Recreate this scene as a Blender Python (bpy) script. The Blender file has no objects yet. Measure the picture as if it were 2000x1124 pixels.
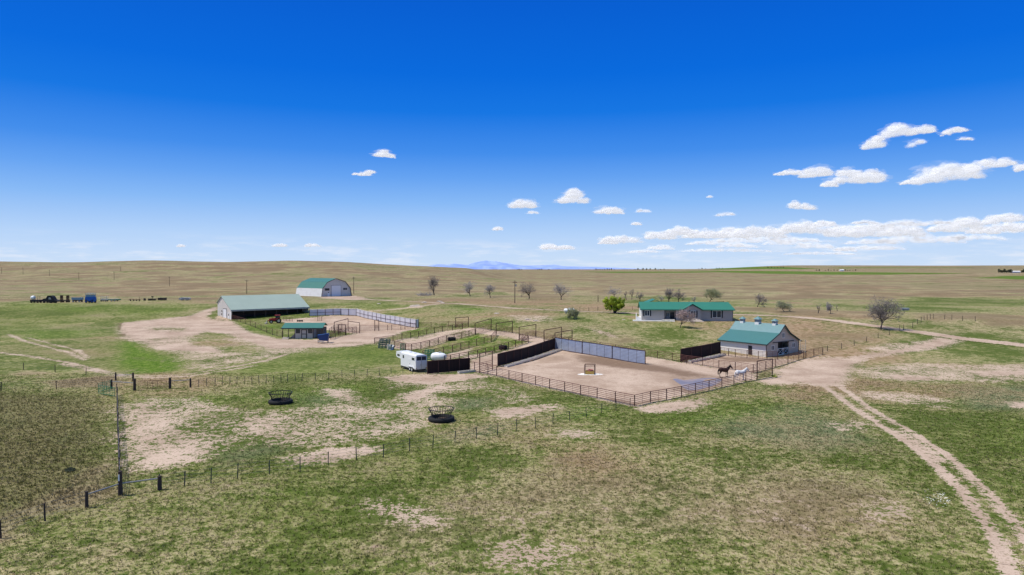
import bpy, bmesh, math, random
import numpy as np
from mathutils import Vector, Matrix

random.seed(7)
rng = np.random.default_rng(7)
SC = bpy.context.scene
COL = SC.collection
PI = math.pi
R = math.radians

# ------------------------------------------------------------------ camera model
CAM_H = 18.0
FPX = 1340.0                       # focal length in units of a 2000 wide frame
PITCH = math.atan(36.0 / FPX)
CP, SP = math.cos(PITCH), math.sin(PITCH)

def ray(px, py):
    a = (px - 1000.0) / FPX
    b = (562.0 - py) / FPX
    return Vector((a, CP + b * SP, -SP + b * CP))

def project(p):
    x, y, z = p[0], p[1], p[2] - CAM_H
    d = y * CP - z * SP
    v = y * SP + z * CP
    return (1000 + FPX * x / d, 562 - FPX * v / d)

# ------------------------------------------------------------------ terrain
def ss(a, b, x):
    t = np.clip((np.asarray(x, float) - a) / (b - a), 0, 1)
    return t * t * (3 - 2 * t)

RX = [-900, 0, 150, 300, 440, 560, 680, 746, 800, 878, 950, 1020, 3000]
RY = [512.5, 512.5, 512.6, 509.8, 511.2, 510.2, 512.2, 516, 519.4, 523.6, 526.5, 528, 528]

def height(X, Y):
    X = np.asarray(X, float); Y = np.asarray(Y, float)
    Ys = np.maximum(Y, 5.0)
    az = 1000 + FPX * X / Ys
    a = 210 + (125 - 210) * ss(-60, 20, X)
    z = 4.0 * ss(0, 1, (Y - a) / 85.0) * (1 - 0.75 * ss(420, 1500, Y))
    ry = np.interp(az, RX, RY)
    ridge = np.maximum(0, (CAM_H + (526 - ry) * 1500 / FPX)) * ss(1025, 900, az)
    z = z + (ridge - 1.0 * ss(1025, 900, az)) * ss(560, 1500, Y) * (1 - ss(1600, 5200, Y))
    far = ss(1330, 1560, az) * 52.0 + ss(1120, 1330, az) * 14.0
    z = z + far * ss(4200, 9500, Y)
    wob = ss(260, 700, Y)
    z = z + wob * (0.7 * np.sin(X * 0.019 + Y * 0.007) + 0.6 * np.sin(Y * 0.013 - X * 0.006 + 1.3)) * (1 - ss(1500, 3000, Y))
    z = z + ss(2500, 6000, Y) * 2.2 * np.sin(X * 0.0021 + Y * 0.0006) * np.sin(Y * 0.0013 + X * 0.0004)
    z = z + 0.06 * np.sin(X * 0.31 + 0.4) * np.sin(Y * 0.27) + 0.09 * np.sin(X * 0.083 + Y * 0.05)
    return z

def hz(x, y):
    return float(height(x, y))

TS1 = 20.0 * 1.012 ** np.arange(680)
def P(px, py):
    """ground point seen at photo pixel (px, py)"""
    d = ray(px, py)
    t = TS1
    for _ in range(4):
        below = CAM_H + d.z * t <= height(d.x * t, d.y * t)
        i = int(np.argmax(below)) if below.any() else len(t) - 1
        lo, hi = t[max(i - 1, 0)], t[i]
        t = np.linspace(lo, hi, 40)
    x, y = d.x * hi, d.y * hi
    return Vector((x, y, hz(x, y)))

def mpp(p):
    return (p[1] * CP) / FPX       # metres per photo pixel at that depth

# ------------------------------------------------------------------ node helper
class NT:
    def __init__(s, tree):
        s.t = tree; s.n = tree.nodes; s.l = tree.links
    def new(s, typ, **kw):
        n = s.n.new(typ)
        for k, v in kw.items(): setattr(n, k, v)
        return n
    def put(s, sock, v):
        if hasattr(v, 'is_linked') or isinstance(v, bpy.types.NodeSocket): s.l.new(v, sock)
        else:
            if isinstance(v, (tuple, list)) and len(v) == 3 and sock.type == 'RGBA': v = (*v, 1)
            sock.default_value = v
    def math(s, op, a, b=0.0, clamp=False):
        n = s.new('ShaderNodeMath', operation=op); n.use_clamp = clamp
        s.put(n.inputs[0], a); s.put(n.inputs[1], b); return n.outputs[0]
    def add(s, *a):
        r = a[0]
        for x in a[1:]: r = s.math('ADD', r, x)
        return r
    def mul(s, a, b): return s.math('MULTIPLY', a, b)
    def sm(s, x, a, b, lo=0.0, hi=1.0):
        n = s.new('ShaderNodeMapRange', interpolation_type='SMOOTHSTEP')
        s.put(n.inputs[0], x); s.put(n.inputs[1], a); s.put(n.inputs[2], b); s.put(n.inputs[3], lo); s.put(n.inputs[4], hi)
        return n.outputs[0]
    def mix(s, f, a, b, mode='MIX'):
        n = s.new('ShaderNodeMix', data_type='RGBA', blend_type=mode)
        s.put(n.inputs[0], f); s.put(n.inputs[6], a); s.put(n.inputs[7], b); return n.outputs[2]
    def noise(s, vec, scale, detail=3.0, rough=0.55):
        n = s.new('ShaderNodeTexNoise')
        if vec is not None: s.l.new(vec, n.inputs['Vector'])
        n.inputs['Scale'].default_value = scale; n.inputs['Detail'].default_value = detail; n.inputs['Roughness'].default_value = rough
        return n.outputs['Fac']
    def attr(s, name):
        n = s.new('ShaderNodeAttribute'); n.attribute_name = name
        return n.outputs['Fac']

MATS = {}
def mat(name, col, rough=0.75, var=0.18, scale=1.5, metal=0.0, ribs=None, bump=0.0, spec=0.3, dirt=0.0):
    """procedural paint / metal / wood: base colour broken by two noises, optional ribs"""
    if name in MATS: return MATS[name]
    m = bpy.data.materials.new(name); m.use_nodes = True
    q = NT(m.node_tree); b = m.node_tree.nodes['Principled BSDF']
    tc = q.new('ShaderNodeTexCoord'); pos = tc.outputs['Object']
    n1 = q.noise(pos, scale, 4, 0.6); n2 = q.noise(pos, scale * 9, 2, 0.6)
    f = q.add(q.mul(q.math('SUBTRACT', n1, 0.5), 2.2 * var), q.mul(q.math('SUBTRACT', n2, 0.5), 1.2 * var), 1.0)
    col_s = q.mix(1.0, (*col, 1), (1, 1, 1, 1), 'MULTIPLY')
    comb = q.new('ShaderNodeCombineXYZ')
    for i in range(3): q.put(comb.inputs[i], f)
    c = q.mix(1.0, col_s, comb.outputs[0], 'MULTIPLY')
    if dirt:
        c = q.mix(q.mul(q.sm(n1, 0.42, 0.7), dirt), c, (0.22, 0.16, 0.11, 1))
    q.put(b.inputs['Base Color'], c)
    b.inputs['Roughness'].default_value = rough; b.inputs['Metallic'].default_value = metal
    b.inputs['Specular IOR Level'].default_value = spec
    if ribs:
        w = q.new('ShaderNodeTexWave', wave_type='BANDS', bands_direction=ribs[0], wave_profile='SIN')
        q.l.new(pos, w.inputs['Vector']); w.inputs['Scale'].default_value = ribs[1]
        bp = q.new('ShaderNodeBump'); bp.inputs['Strength'].default_value = ribs[2]; bp.inputs['Distance'].default_value = 0.05
        q.l.new(w.outputs['Fac'], bp.inputs['Height']); q.l.new(bp.outputs[0], b.inputs['Normal'])
    elif bump:
        bp = q.new('ShaderNodeBump'); bp.inputs['Strength'].default_value = bump; bp.inputs['Distance'].default_value = 0.05
        q.l.new(n2, bp.inputs['Height']); q.l.new(bp.outputs[0], b.inputs['Normal'])
    MATS[name] = m
    return m

# ------------------------------------------------------------------ mesh builder
class MB:
    def __init__(s): s.v = []; s.f = []
    def addv(s, vs, fs):
        o = len(s.v); s.v += [tuple(v) for v in vs]; s.f += [tuple(i + o for i in f) for f in fs]; return s
    def box(s, c, d, rz=0.0, ry=0.0, rx=0.0, taper=1.0):
        M = Matrix.Translation(c) @ Matrix.Rotation(rz, 4, 'Z') @ Matrix.Rotation(ry, 4, 'Y') @ Matrix.Rotation(rx, 4, 'X')
        x, y, z = d[0] / 2, d[1] / 2, d[2] / 2
        vs = [M @ Vector((a * x * (taper if k > 0 else 1), b * y * (taper if k > 0 else 1), k * z)) for k in (-1, 1) for b in (-1, 1) for a in (-1, 1)]
        return s.addv(vs, [(0, 2, 3, 1), (4, 5, 7, 6), (0, 1, 5, 4), (2, 6, 7, 3), (0, 4, 6, 2), (1, 3, 7, 5)])
    def bx(s, x0, x1, y0, y1, z0, z1):
        return s.box(((x0 + x1) / 2, (y0 + y1) / 2, (z0 + z1) / 2), (x1 - x0, y1 - y0, z1 - z0))
    def tube(s, pts, r, n=6, cap=True):
        pts = [Vector(p) for p in pts]
        rs = r if isinstance(r, (list, tuple)) else [r] * len(pts)
        o = len(s.v); prev = None
        for i, p in enumerate(pts):
            d = (pts[min(i + 1, len(pts) - 1)] - pts[max(i - 1, 0)])
            if d.length < 1e-9: d = Vector((0, 0, 1))
            d.normalize()
            if prev is None:
                a = d.orthogonal().normalized()
            else:
                a = prev - d * prev.dot(d)
                if a.length < 1e-6: a = d.orthogonal()
                a.normalize()
            prev = a; b = d.cross(a)
            for k in range(n):
                t = 2 * PI * k / n
                s.v.append(tuple(p + (a * math.cos(t) + b * math.sin(t)) * rs[i]))
        for i in range(len(pts) - 1):
            for k in range(n):
                k2 = (k + 1) % n
                s.f.append((o + i * n + k, o + i * n + k2, o + (i + 1) * n + k2, o + (i + 1) * n + k))
        if cap:
            s.f.append(tuple(o + k for k in reversed(range(n))))
            s.f.append(tuple(o + (len(pts) - 1) * n + k for k in range(n)))
        return s
    def strip(s, a, b, w, side):
        a, b, side = Vector(a), Vector(b), Vector(side)
        return s.addv([a - side * w, a + side * w, b + side * w * 0.3, b - side * w * 0.3], [(0, 1, 2, 3)])
    def prism(s, prof, y0, y1):
        """profile in x,z extruded along y"""
        n = len(prof)
        vs = [(x, y0, z) for x, z in prof] + [(x, y1, z) for x, z in prof]
        fs = [tuple(range(n)), tuple(reversed(range(n, 2 * n)))]
        fs += [(i, i + n, (i + 1) % n + n, (i + 1) % n) for i in range(n)]
        return s.addv(vs, fs)
    def prismx(s, prof, x0, x1):
        """profile in y,z extruded along x"""
        n = len(prof)
        vs = [(x0, y, z) for y, z in prof] + [(x1, y, z) for y, z in prof]
        fs = [tuple(reversed(range(n))), tuple(range(n, 2 * n))]
        fs += [(i, (i + 1) % n, (i + 1) % n + n, i + n) for i in range(n)]
        return s.addv(vs, fs)
    def lathe(s, prof, n=24, c=(0, 0, 0), axis='Z'):
        o = len(s.v); m = len(prof)
        for k in range(n):
            t = 2 * PI * k / n
            for r, z in prof:
                p = (r * math.cos(t), r * math.sin(t), z)
                if axis == 'Y': p = (p[0], p[2], p[1])
                if axis == 'X': p = (p[2], p[0], p[1])
                s.v.append((p[0] + c[0], p[1] + c[1], p[2] + c[2]))
        for k in range(n):
            k2 = (k + 1) % n
            for i in range(m - 1):
                s.f.append((o + k * m + i, o + k2 * m + i, o + k2 * m + i + 1, o + k * m + i + 1))
        return s
    def mesh(s, name, m):
        me = bpy.data.meshes.new(name); me.from_pydata(s.v, [], s.f); me.update()
        bm = bmesh.new(); bm.from_mesh(me); bmesh.ops.recalc_face_normals(bm, faces=bm.faces); bm.to_mesh(me); bm.free()
        if m: me.materials.append(m)
        return me
    def build(s, name, m, parent=None, smooth=False, loc=None):
        me = s.mesh(name, m)
        if smooth:
            for p in me.polygons: p.use_smooth = True
        o = bpy.data.objects.new(name, me); COL.objects.link(o)
        if parent: o.parent = parent
        if loc: o.location = loc
        return o

def tag(o, label, cat, group=None):
    o['label'] = label; o['category'] = cat
    if group: o['group'] = group
    return o

def thing(name, label, cat, loc, rz=0.0, group=None, tilt=None):
    o = bpy.data.objects.new(name, None); COL.objects.link(o)
    o.location = loc; o.rotation_euler = (0, 0, rz); o.empty_display_size = 0.3
    return tag(o, label, cat, group)

def inst(me, name, parent, loc, rz=0.0, scale=None):
    o = bpy.data.objects.new(name, me); COL.objects.link(o); o.parent = parent
    o.location = loc; o.rotation_euler = (0, 0, rz)
    if scale: o.scale = scale
    return o

def dup(root, loc, rz, label, group=None, scale=None):
    r = root.copy(); COL.objects.link(r); r.location = loc; r.rotation_euler = (0, 0, rz)
    if scale: r.scale = scale
    r['label'] = label
    if group: r['group'] = group
    for ch in list(root.children):
        c = ch.copy(); COL.objects.link(c); c.parent = r
        for g in ch.children:
            d = g.copy(); COL.objects.link(d); d.parent = c
    return r

# ------------------------------------------------------------------ ground painting (world space)
PAINT = []      # (channel, kind, world pts, a, b)
def region(ch, pts, soft=2.0, level=1.5):
    w = np.array([P(*p)[:2] for p in pts]); PAINT.append((ch, 'poly', w, soft, level))
def track(ch, pts, half, soft=0.5, level=1.5):
    w = np.array([P(*p)[:2] for p in pts]); PAINT.append((ch, 'line', w, half, soft, level))

def seg_dist(X, Y, a, b):
    d = b - a; L = d.dot(d) + 1e-12
    t = np.clip(((X - a[0]) * d[0] + (Y - a[1]) * d[1]) / L, 0, 1)
    return np.hypot(X - a[0] - t * d[0], Y - a[1] - t * d[1])

def paint(X, Y):
    n = len(X)
    dirt = np.full(n, -1.5); lush = np.zeros(n); dry = np.zeros(n); dark = np.zeros(n); wet = np.zeros(n); sage = np.zeros(n)
    # broad zones
    dry += 0.41
    dry += 0.42 * ss(255, 400, Y) * (1 - 0.12 * ss(900, 2500, Y))
    az = 1000 + FPX * X / np.maximum(Y, 5)
    dry += -0.12 * ss(330, 250, Y) * ss(0, -60, X) * ss(110, 140, Y)
    ch = {'dirt': dirt, 'lush': lush, 'dry': dry, 'dark': dark, 'wet': wet, 'sage': sage}
    for it in PAINT:
        w = it[2]
        if it[1] == 'poly':
            soft, level = it[3], it[4]; m = 2.2 * soft
        else:
            half, soft, level = it[3], it[4], it[5]; m = half + 2.2 * soft
        k = np.nonzero((X > w[:, 0].min() - m) & (X < w[:, 0].max() + m) & (Y > w[:, 1].min() - m) & (Y < w[:, 1].max() + m))[0]
        if len(k) == 0: continue
        x, y = X[k], Y[k]
        if it[1] == 'poly':
            ins = np.zeros(len(k), bool); dist = np.full(len(k), 1e9)
            N = len(w)
            for i in range(N):
                a, b = w[i], w[(i + 1) % N]
                dist = np.minimum(dist, seg_dist(x, y, a, b))
                c = ((a[1] > y) != (b[1] > y)) & (x < (b[0] - a[0]) * (y - a[1]) / (b[1] - a[1] + 1e-12) + a[0])
                ins ^= c
            sd = np.where(ins, dist, -dist)
        else:
            dist = np.full(len(k), 1e9)
            for i in range(len(w) - 1): dist = np.minimum(dist, seg_dist(x, y, w[i], w[i + 1]))
            sd = half - dist
        if it[0] == 'dirt':
            v = np.clip(sd / (1.35 * soft), -1.5, 1.5)
            v = np.where(v > level, level, v) if level >= 0 else -1.5 + (1.5 + level) * np.clip((v + 0.5) / 1.5, 0, 1)
            dirt[k] = np.maximum(dirt[k], v)
        elif it[0] == 'grass':
            v = np.clip(sd / soft * 0.5 + 0.5, 0, 1); dirt[k] = dirt[k] * (1 - v) + level * v
        else:
            v = np.clip(sd / soft * 0.5 + 0.5, 0, 1); v = v * v * (3 - 2 * v)
            ch[it[0]][k] = ch[it[0]][k] * (1 - v) + level * v if it[0] in ('dry',) else np.maximum(ch[it[0]][k], v * level)
    return ch

# --- bare soil -----------------------------------------------------------------
region('dirt', [(966, 735), (1239, 795), (1480, 741), (1474, 729), (1440, 723), (1330, 708), (1284, 700), (1200, 687.5), (1080, 668), (1083, 683), (972, 717), (940, 724), (917, 724), (936, 730)], 1.0)
region('dirt', [(1329, 708), (1406, 691), (1497, 699), (1540, 702), (1560, 703), (1515, 717), (1471, 730)], 0.8)
region('dirt', [(917, 724), (915, 704), (970, 690), (1034, 668), (1014, 664), (969, 655), (928, 652), (900, 643), (930, 640), (960, 645), (1001, 651), (1047, 659), (1080, 667), (1082, 664), (1079, 684), (971, 717), (960, 724)], 1.2)
region('dirt', [(735, 673), (790, 662), (850, 650), (905, 643), (930, 652), (885, 663), (830, 679), (800, 685), (770, 680)], 1.2, 0.28)
region('dirt', [(772, 674), (800, 668), (840, 659), (870, 652), (880, 657), (835, 671), (800, 680), (775, 680)], 1.2, 0.9)
region('dirt', [(866, 694), (920, 681), (915, 690), (880, 704), (866, 704)], 1.0, 0.9)
region('dirt', [(920, 694), (985, 680), (1000, 679), (965, 688), (917, 702), (880, 708)], 0.8, 0.6)
region('dirt', [(604, 621), (640, 617), (697, 616), (812, 640), (818, 642), (735, 655), (690, 652), (640, 645), (600, 640), (560, 634), (548, 625)], 1.0)
region('dirt', [(232, 632), (300, 625), (370, 617), (400, 606), (420, 599.5), (429, 603), (412, 612), (404, 620), (440, 629), (452, 637), (468, 652), (520, 661), (600, 664), (640, 661), (690, 653), (735, 648), (800, 643), (770, 655), (733, 671), (690, 677), (640, 679), (520, 683), (470, 663), (440, 652), (400, 648), (385, 657), (398, 672), (450, 683), (430, 690), (350, 686), (300, 684), (268, 672), (240, 662), (233, 650)], 1.8)
region('dirt', [(300, 640), (380, 640), (400, 672), (500, 690), (440, 712), (380, 722), (345, 700), (310, 684), (290, 672)], 4.0, 0.02)
region('grass', [(255, 640), (330, 634), (360, 640), (300, 652)], 5.0, 0.1)
region('grass', [(340, 655), (420, 658), (440, 668), (380, 678), (330, 668)], 5.0, -0.1)
region('grass', [(540, 668), (640, 671), (720, 664), (720, 670), (640, 676)], 2.0, 0.3)
region('grass', [(325, 640), (370, 640), (372, 648), (330, 650)], 3.0, 0.0)
region('dirt', [(470, 658), (540, 664), (600, 680), (560, 690), (500, 700), (470, 690), (430, 678), (420, 668)], 4.0, 0.12)
track('dirt', [(440, 629), (470, 650), (540, 668), (640, 672), (735, 664)], 2.6, 1.4)
track('dirt', [(-60, 684), (0, 689), (60, 696), (140, 710), (195, 724), (245, 733), (300, 735), (370, 731), (440, 719), (520, 705), (560, 692)], 0.55, 0.7, 0.8)
track('dirt', [(120, 711), (190, 726), (245, 736.5), (300, 738.5), (370, 735), (440, 724), (500, 714)], 0.45, 0.7, 0.6)
track('dirt', [(15, 653), (50, 667), (100, 680), (140, 690), (165, 704)], 0.4, 0.7, 0.25)
track('dirt', [(55, 660), (100, 672), (150, 684), (172, 700)], 0.35, 0.7, 0.15)
# lot in front of the round roofed barn and the farm lane
region('dirt', [(622, 579.5), (690, 577.6), (714, 582), (722, 586), (690, 586.5), (650, 584), (626, 583)], 2.5)
track('dirt', [(690, 583), (715, 585.4), (768, 588), (816, 590), (862, 593), (900, 594.2), (955, 599), (1010, 603), (1087, 606.5), (1178, 610), (1246, 612)], 1.6, 1.0)
track('dirt', [(862, 593.5), (830, 597), (803, 601), (757, 606), (724, 608)], 1.4, 1.2, 0.8)
region('dirt', [(800, 599), (812, 596), (830, 599), (818, 603)], 2.0)
LANE = [(1246, 613), (1300, 612.5), (1380, 612.5), (1430, 614.6), (1490, 616.5), (1550, 619.4), (1640, 628.4), (1718, 638.5), (1790, 648.8), (1880, 662), (2000, 675), (2150, 692)]
track('dirt', LANE, 2.3, 0.7)
# barnyard
region('dirt', [(1478, 743), (1505, 737), (1520, 719), (1560, 705), (1610, 696), (1650, 699), (1670, 696), (1760, 680), (1830, 660), (1876, 664), (1852, 677), (1760, 692), (1700, 700), (1684, 708), (1668, 722), (1660, 735), (1655, 748), (1640, 756), (1600, 755), (1560, 749), (1500, 752)], 1.8)
region('dirt', [(1668, 722), (1800, 712), (1900, 714), (2060, 718), (2060, 738), (1950, 745), (1880, 742), (1800, 745), (1700, 738)], 4.0, 0.05)
region('dirt', [(1730, 730), (1830, 735), (1850, 742), (1780, 746), (1720, 738)], 2.0, 0.9)
region('dirt', [(1880, 725), (2060, 722), (2060, 732), (1920, 736)], 2.0, 0.7)
region('dirt', [(1690, 690), (1740, 672), (1800, 668), (1790, 680), (1720, 694)], 3.0, 0.05)
region('dirt', [(1690, 765), (1760, 768), (1840, 782), (1830, 794), (1760, 785), (1700, 775)], 2.5, 0.02)
region('dirt', [(1965, 785), (2040, 786), (2040, 798), (1980, 796)], 1.5, 0.4)
RUT_A = [(1606, 752), (1650, 785), (1700, 818), (1750, 850), (1800, 885), (1850, 930), (1890, 975), (1930, 1030), (1960, 1090), (1985, 1150)]
RUT_B = [(1636, 752), (1690, 792), (1740, 822), (1800, 858), (1850, 890), (1900, 935), (1950, 985), (2000, 1045), (2060, 1130)]
track('dirt', RUT_A, 0.50, 0.36, 1.3)
track('dirt', RUT_B, 0.44, 0.36, 1.3)
track('dirt', [((a[0] + b[0]) / 2, (a[1] + b[1]) / 2) for a, b in zip(RUT_A, RUT_B)], 1.2, 1.0, -0.5)
track('dirt', [(1750, 845), (1790, 868), (1830, 898)], 0.7, 0.7, 0.5)
region('dirt', [(1240, 797), (1300, 787), (1372, 778), (1385, 790), (1330, 804), (1270, 806)], 1.5, 0.6)
# paddock: worn, half bare
region('dirt', [(243, 772), (330, 770), (420, 772), (500, 792), (600, 772), (700, 766), (740, 740), (800, 733), (930, 728), (990, 742), (1080, 775), (1110, 788), (1000, 800), (930, 806), (880, 838), (760, 868), (640, 892), (500, 884), (420, 905), (330, 917), (246, 917)], 3.0, -0.04)
region('dirt', [(246, 790), (300, 786), (345, 800), (330, 830), (390, 850), (420, 880), (360, 905), (300, 915), (250, 900)], 3.0, 0.22)
region('dirt', [(740, 737), (790, 733), (930, 730), (960, 736), (900, 745), (840, 752), (760, 744)], 1.5, 0.7)
region('dirt', [(752, 768), (800, 762), (860, 752), (880, 758), (840, 776), (800, 786), (765, 778)], 1.5, 0.8)
region('dirt', [(640, 762), (690, 760), (720, 772), (690, 785), (650, 778)], 2.0, 0.25)
region('dirt', [(950, 800), (1010, 795), (1075, 790), (1085, 796), (1030, 812), (980, 818)], 1.8, 0.6)
region('dirt', [(560, 895), (640, 878), (720, 872), (740, 880), (640, 905), (570, 908)], 1.5, 0.4)
region('dirt', [(480, 805), (540, 800), (560, 830), (600, 850), (560, 862), (500, 850), (470, 830)], 2.0, 0.2)
region('dirt', [(260, 852), (320, 850), (330, 858), (270, 864)], 1.0, 0.9)
region('grass', [(500, 775), (600, 768), (650, 790), (620, 800), (520, 808)], 3.0, -0.6)
region('grass', [(640, 745), (730, 742), (745, 765), (800, 756), (830, 757), (740, 790), (700, 765)], 2.5, -0.8)
region('grass', [(850, 770), (950, 755), (1010, 780), (960, 795), (900, 790)], 2.5, -0.55)
region('grass', [(600, 800), (760, 790), (800, 830), (700, 850), (620, 840)], 5, -0.04)
track('dirt', [(312, 965), (420, 955), (540, 935), (640, 917), (760, 893), (900, 868), (1000, 850), (1100, 832), (1200, 808), (1235, 798)], 0.5, 1.2, -0.12)
# scattered bare patches of the near pasture
for pts, lv in [([(955, 1075), (1010, 1060), (1085, 1075), (1090, 1100), (1030, 1110), (970, 1100)], 0.25),
                ([(735, 980), (770, 985), (850, 1015), (840, 1028), (790, 1018), (740, 1000)], 0.05),
                ([(640, 1010), (720, 1000), (800, 1030), (700, 1030)], -0.3),
                ([(1250, 865), (1290, 858), (1300, 866), (1262, 874)], -0.05),
                ([(1360, 865), (1420, 872), (1465, 884), (1450, 892), (1390, 882)], -0.05),
                ([(1630, 828), (1680, 826), (1688, 836), (1640, 838)], 0.0),
                ([(1680, 975), (1760, 960), (1800, 1000), (1780, 1040), (1700, 1040), (1690, 1000)], -0.2),
                ([(560, 955), (600, 950), (640, 960), (610, 975), (570, 975)], -0.05),
                ([(230, 1010), (270, 1005), (275, 1025), (240, 1030)], -0.15),
                ([(0, 1040), (80, 1005), (140, 1010), (60, 1050), (0, 1070)], -0.3),
                ([(1100, 840), (1160, 845), (1130, 858), (1090, 850)], 0.15),
                ([(1700, 990), (1750, 985), (1760, 1005), (1710, 1010)], 0.3)]:
    region('dirt', pts, 2.2, lv)
region('dirt', [(700, 960), (1100, 930), (1700, 900), (1800, 1000), (1850, 1124), (1300, 1124), (600, 1124)], 8, -0.42)
# house yard
region('dirt', [(1070, 622), (1120, 628), (1180, 645), (1210, 658), (1195, 664), (1140, 650), (1090, 636)], 4, -0.05)
region('dirt', [(1000, 616), (1060, 618), (1080, 628), (1020, 628)], 3, 0.0)
region('dirt', [(1150, 642), (1190, 650), (1206, 660), (1180, 656)], 1.5, 0.25)
region('dirt', [(430, 612), (452, 624), (440, 632), (415, 628)], 1.5, 0.4)
region('grass', [(228, 667), (262, 668), (300, 688), (342, 704), (360, 716), (330, 727), (245, 728), (226, 705)], 4.0, -1.1)
region('grass', [(385, 655), (440, 662), (520, 684), (500, 694), (430, 684), (395, 672)], 3.0, -0.5)
region('grass', [(250, 655), (330, 660), (350, 680), (300, 676)], 4.0, 0.1)
# --- lush grass ----------------------------------------------------------------
region('lush', [(230, 668), (262, 668), (300, 686), (345, 702), (362, 718), (330, 729), (245, 730), (228, 710)], 5.0, 0.95)
region('dry', [(230, 668), (262, 668), (300, 686), (345, 702), (362, 718), (330, 729), (245, 730), (228, 710)], 5.0, -0.1)
region('lush', [(860, 600), (960, 602), (1060, 610), (1070, 620), (960, 622), (880, 618)], 8, 0.75)
region('lush', [(610, 590), (800, 593), (850, 598), (750, 604), (620, 600)], 8, 0.4)
region('lush', [(455, 628), (545, 632), (552, 660), (500, 655)], 3, 0.55)
region('lush', [(0, 588), (430, 588), (410, 605), (250, 622), (100, 612), (0, 606)], 12, 0.4)
region('lush', [(0, 640), (110, 640), (225, 640), (228, 665), (150, 660), (0, 672)], 10, 0.5)
region('lush', [(1190, 613), (1245, 613), (1250, 628), (1200, 632)], 2.5, 0.75)
region('lush', [(1190, 628), (1430, 628), (1400, 642), (1250, 640)], 6, 0.35)
region('lush', [(480, 690), (640, 680), (735, 674), (780, 690), (785, 712), (640, 735), (500, 740), (440, 735)], 5, 0.4)
region('lush', [(730, 655), (800, 640), (900, 642), (800, 658)], 3, 0.5)
region('lush', [(870, 672), (940, 658), (965, 664), (900, 682), (850, 690)], 3, 0.55)
region('lush', [(1045, 800), (1110, 788), (1200, 795), (1210, 812), (1120, 830), (1060, 822)], 3, 0.6)
region('lush', [(835, 692), (872, 668), (930, 656), (1000, 664), (1028, 668), (960, 687), (880, 704), (850, 702)], 1.5, 0.8)
region('dry', [(835, 692), (872, 668), (930, 656), (1000, 664), (1028, 668), (960, 687), (880, 704), (850, 702)], 1.5, 0.15)
region('lush', [(745, 664), (800, 655), (880, 645), (905, 648), (880, 655), (800, 664)], 1.5, 0.6)
region('dry', [(243, 772), (330, 770), (420, 772), (500, 792), (600, 772), (700, 766), (740, 740), (990, 742), (1110, 788), (1000, 800), (880, 838), (760, 868), (640, 892), (420, 905), (246, 917)], 3, 0.18)
region('dry', [(420, 700), (640, 682), (740, 676), (785, 690), (785, 722), (640, 738), (430, 745)], 4, 0.22)
region('dry', [(240, 1000), (420, 970), (760, 920), (1000, 870), (1240, 830), (1480, 780), (1600, 780), (1560, 830), (1240, 860), (1000, 920), (760, 960), (560, 990), (300, 1030), (60, 1090), (60, 1060)], 6, 0.24)
region('dry', [(1660, 740), (2100, 745), (2100, 850), (1850, 850), (1700, 780)], 6, 0.3)
region('lush', [(1240, 806), (1330, 800), (1400, 770), (1500, 752), (1600, 762), (1640, 800), (1560, 830), (1400, 840), (1280, 830)], 6, 0.5)
region('lush', [(1000, 850), (1100, 835), (1230, 812), (1240, 835), (1130, 880), (1000, 930), (960, 900)], 6, 0.45)
region('lush', [(250, 775), (420, 765), (560, 755), (740, 742), (750, 765), (640, 800), (480, 790), (300, 800)], 4, 0.45)
region('lush', [(640, 790), (800, 780), (840, 800), (820, 840), (700, 850), (600, 830)], 4, 0.4)
region('lush', [(420, 820), (470, 820), (480, 860), (430, 870)], 3, 0.4)
region('lush', [(1900, 800), (2100, 830), (2100, 950), (1900, 880)], 6, 0.35)
region('lush', [(1500, 735), (1520, 733), (1524, 740), (1505, 742)], 1, 0.6)
region('lush', [(0, 735), (120, 738), (220, 760), (180, 770), (0, 755)], 4, 0.35)
region('lush', [(1680, 735), (1760, 722), (1800, 730), (1690, 762)], 3, 0.2)
region('lush', [(205, 765), (227, 770), (228, 880), (205, 880)], 3, 0.5)
region('lush', [(1860, 890), (2100, 960), (2100, 1060), (1960, 960)], 3, 0.35)
region('lush', [(300, 1010), (180, 1050), (60, 1080), (150, 1040), (330, 970), (560, 945), (700, 950), (600, 975), (420, 985)], 3, 0.45)
# --- dry straw -----------------------------------------------------------------
region('dry', [(-900, 575), (0, 574), (450, 572), (600, 560), (640, 548), (1000, 552), (1700, 570), (2100, 560), (2100, 528), (1000, 528), (-900, 520)], 30, 0.76)
region('dry', [(-400, 588), (420, 586), (560, 576), (560, 570), (-400, 575)], 12, 0.6)
region('dry', [(1430, 600), (1700, 610), (1720, 618), (1640, 618), (1430, 608)], 8, 0.95)
region('dry', [(1740, 612), (1850, 608), (2100, 630), (2100, 665), (1860, 640)], 12, 0.66)
region('dry', [(1750, 580), (2100, 575), (2100, 600), (1800, 610)], 12, 0.42)
region('dry', [(1600, 560), (2100, 570), (2100, 580), (1600, 575)], 12, 0.72)
region('dry', [(700, 1000), (1000, 930), (1500, 920), (1750, 960), (1600, 1050), (1100, 1060), (600, 1124)], 6, 0.62)
region('dry', [(1020, 850), (1480, 800), (1600, 850), (1300, 890), (1100, 910)], 6, 0.40)
region('dry', [(300, 960), (1000, 860), (1240, 815), (1240, 840), (1000, 900), (700, 960), (330, 1010)], 5, 0.33)
region('dry', [(0, 1075), (500, 1040), (600, 1090), (300, 1124), (0, 1124)], 4, 0.55)
region('dry', [(1090, 622), (1250, 645), (1320, 668), (1200, 675), (1060, 650)], 8, 0.62)
region('dry', [(1320, 650), (1400, 650), (1390, 672), (1330, 676)], 6, 0.5)
region('dry', [(1560, 650), (1720, 650), (1640, 685), (1560, 690)], 6, 0.55)
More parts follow.
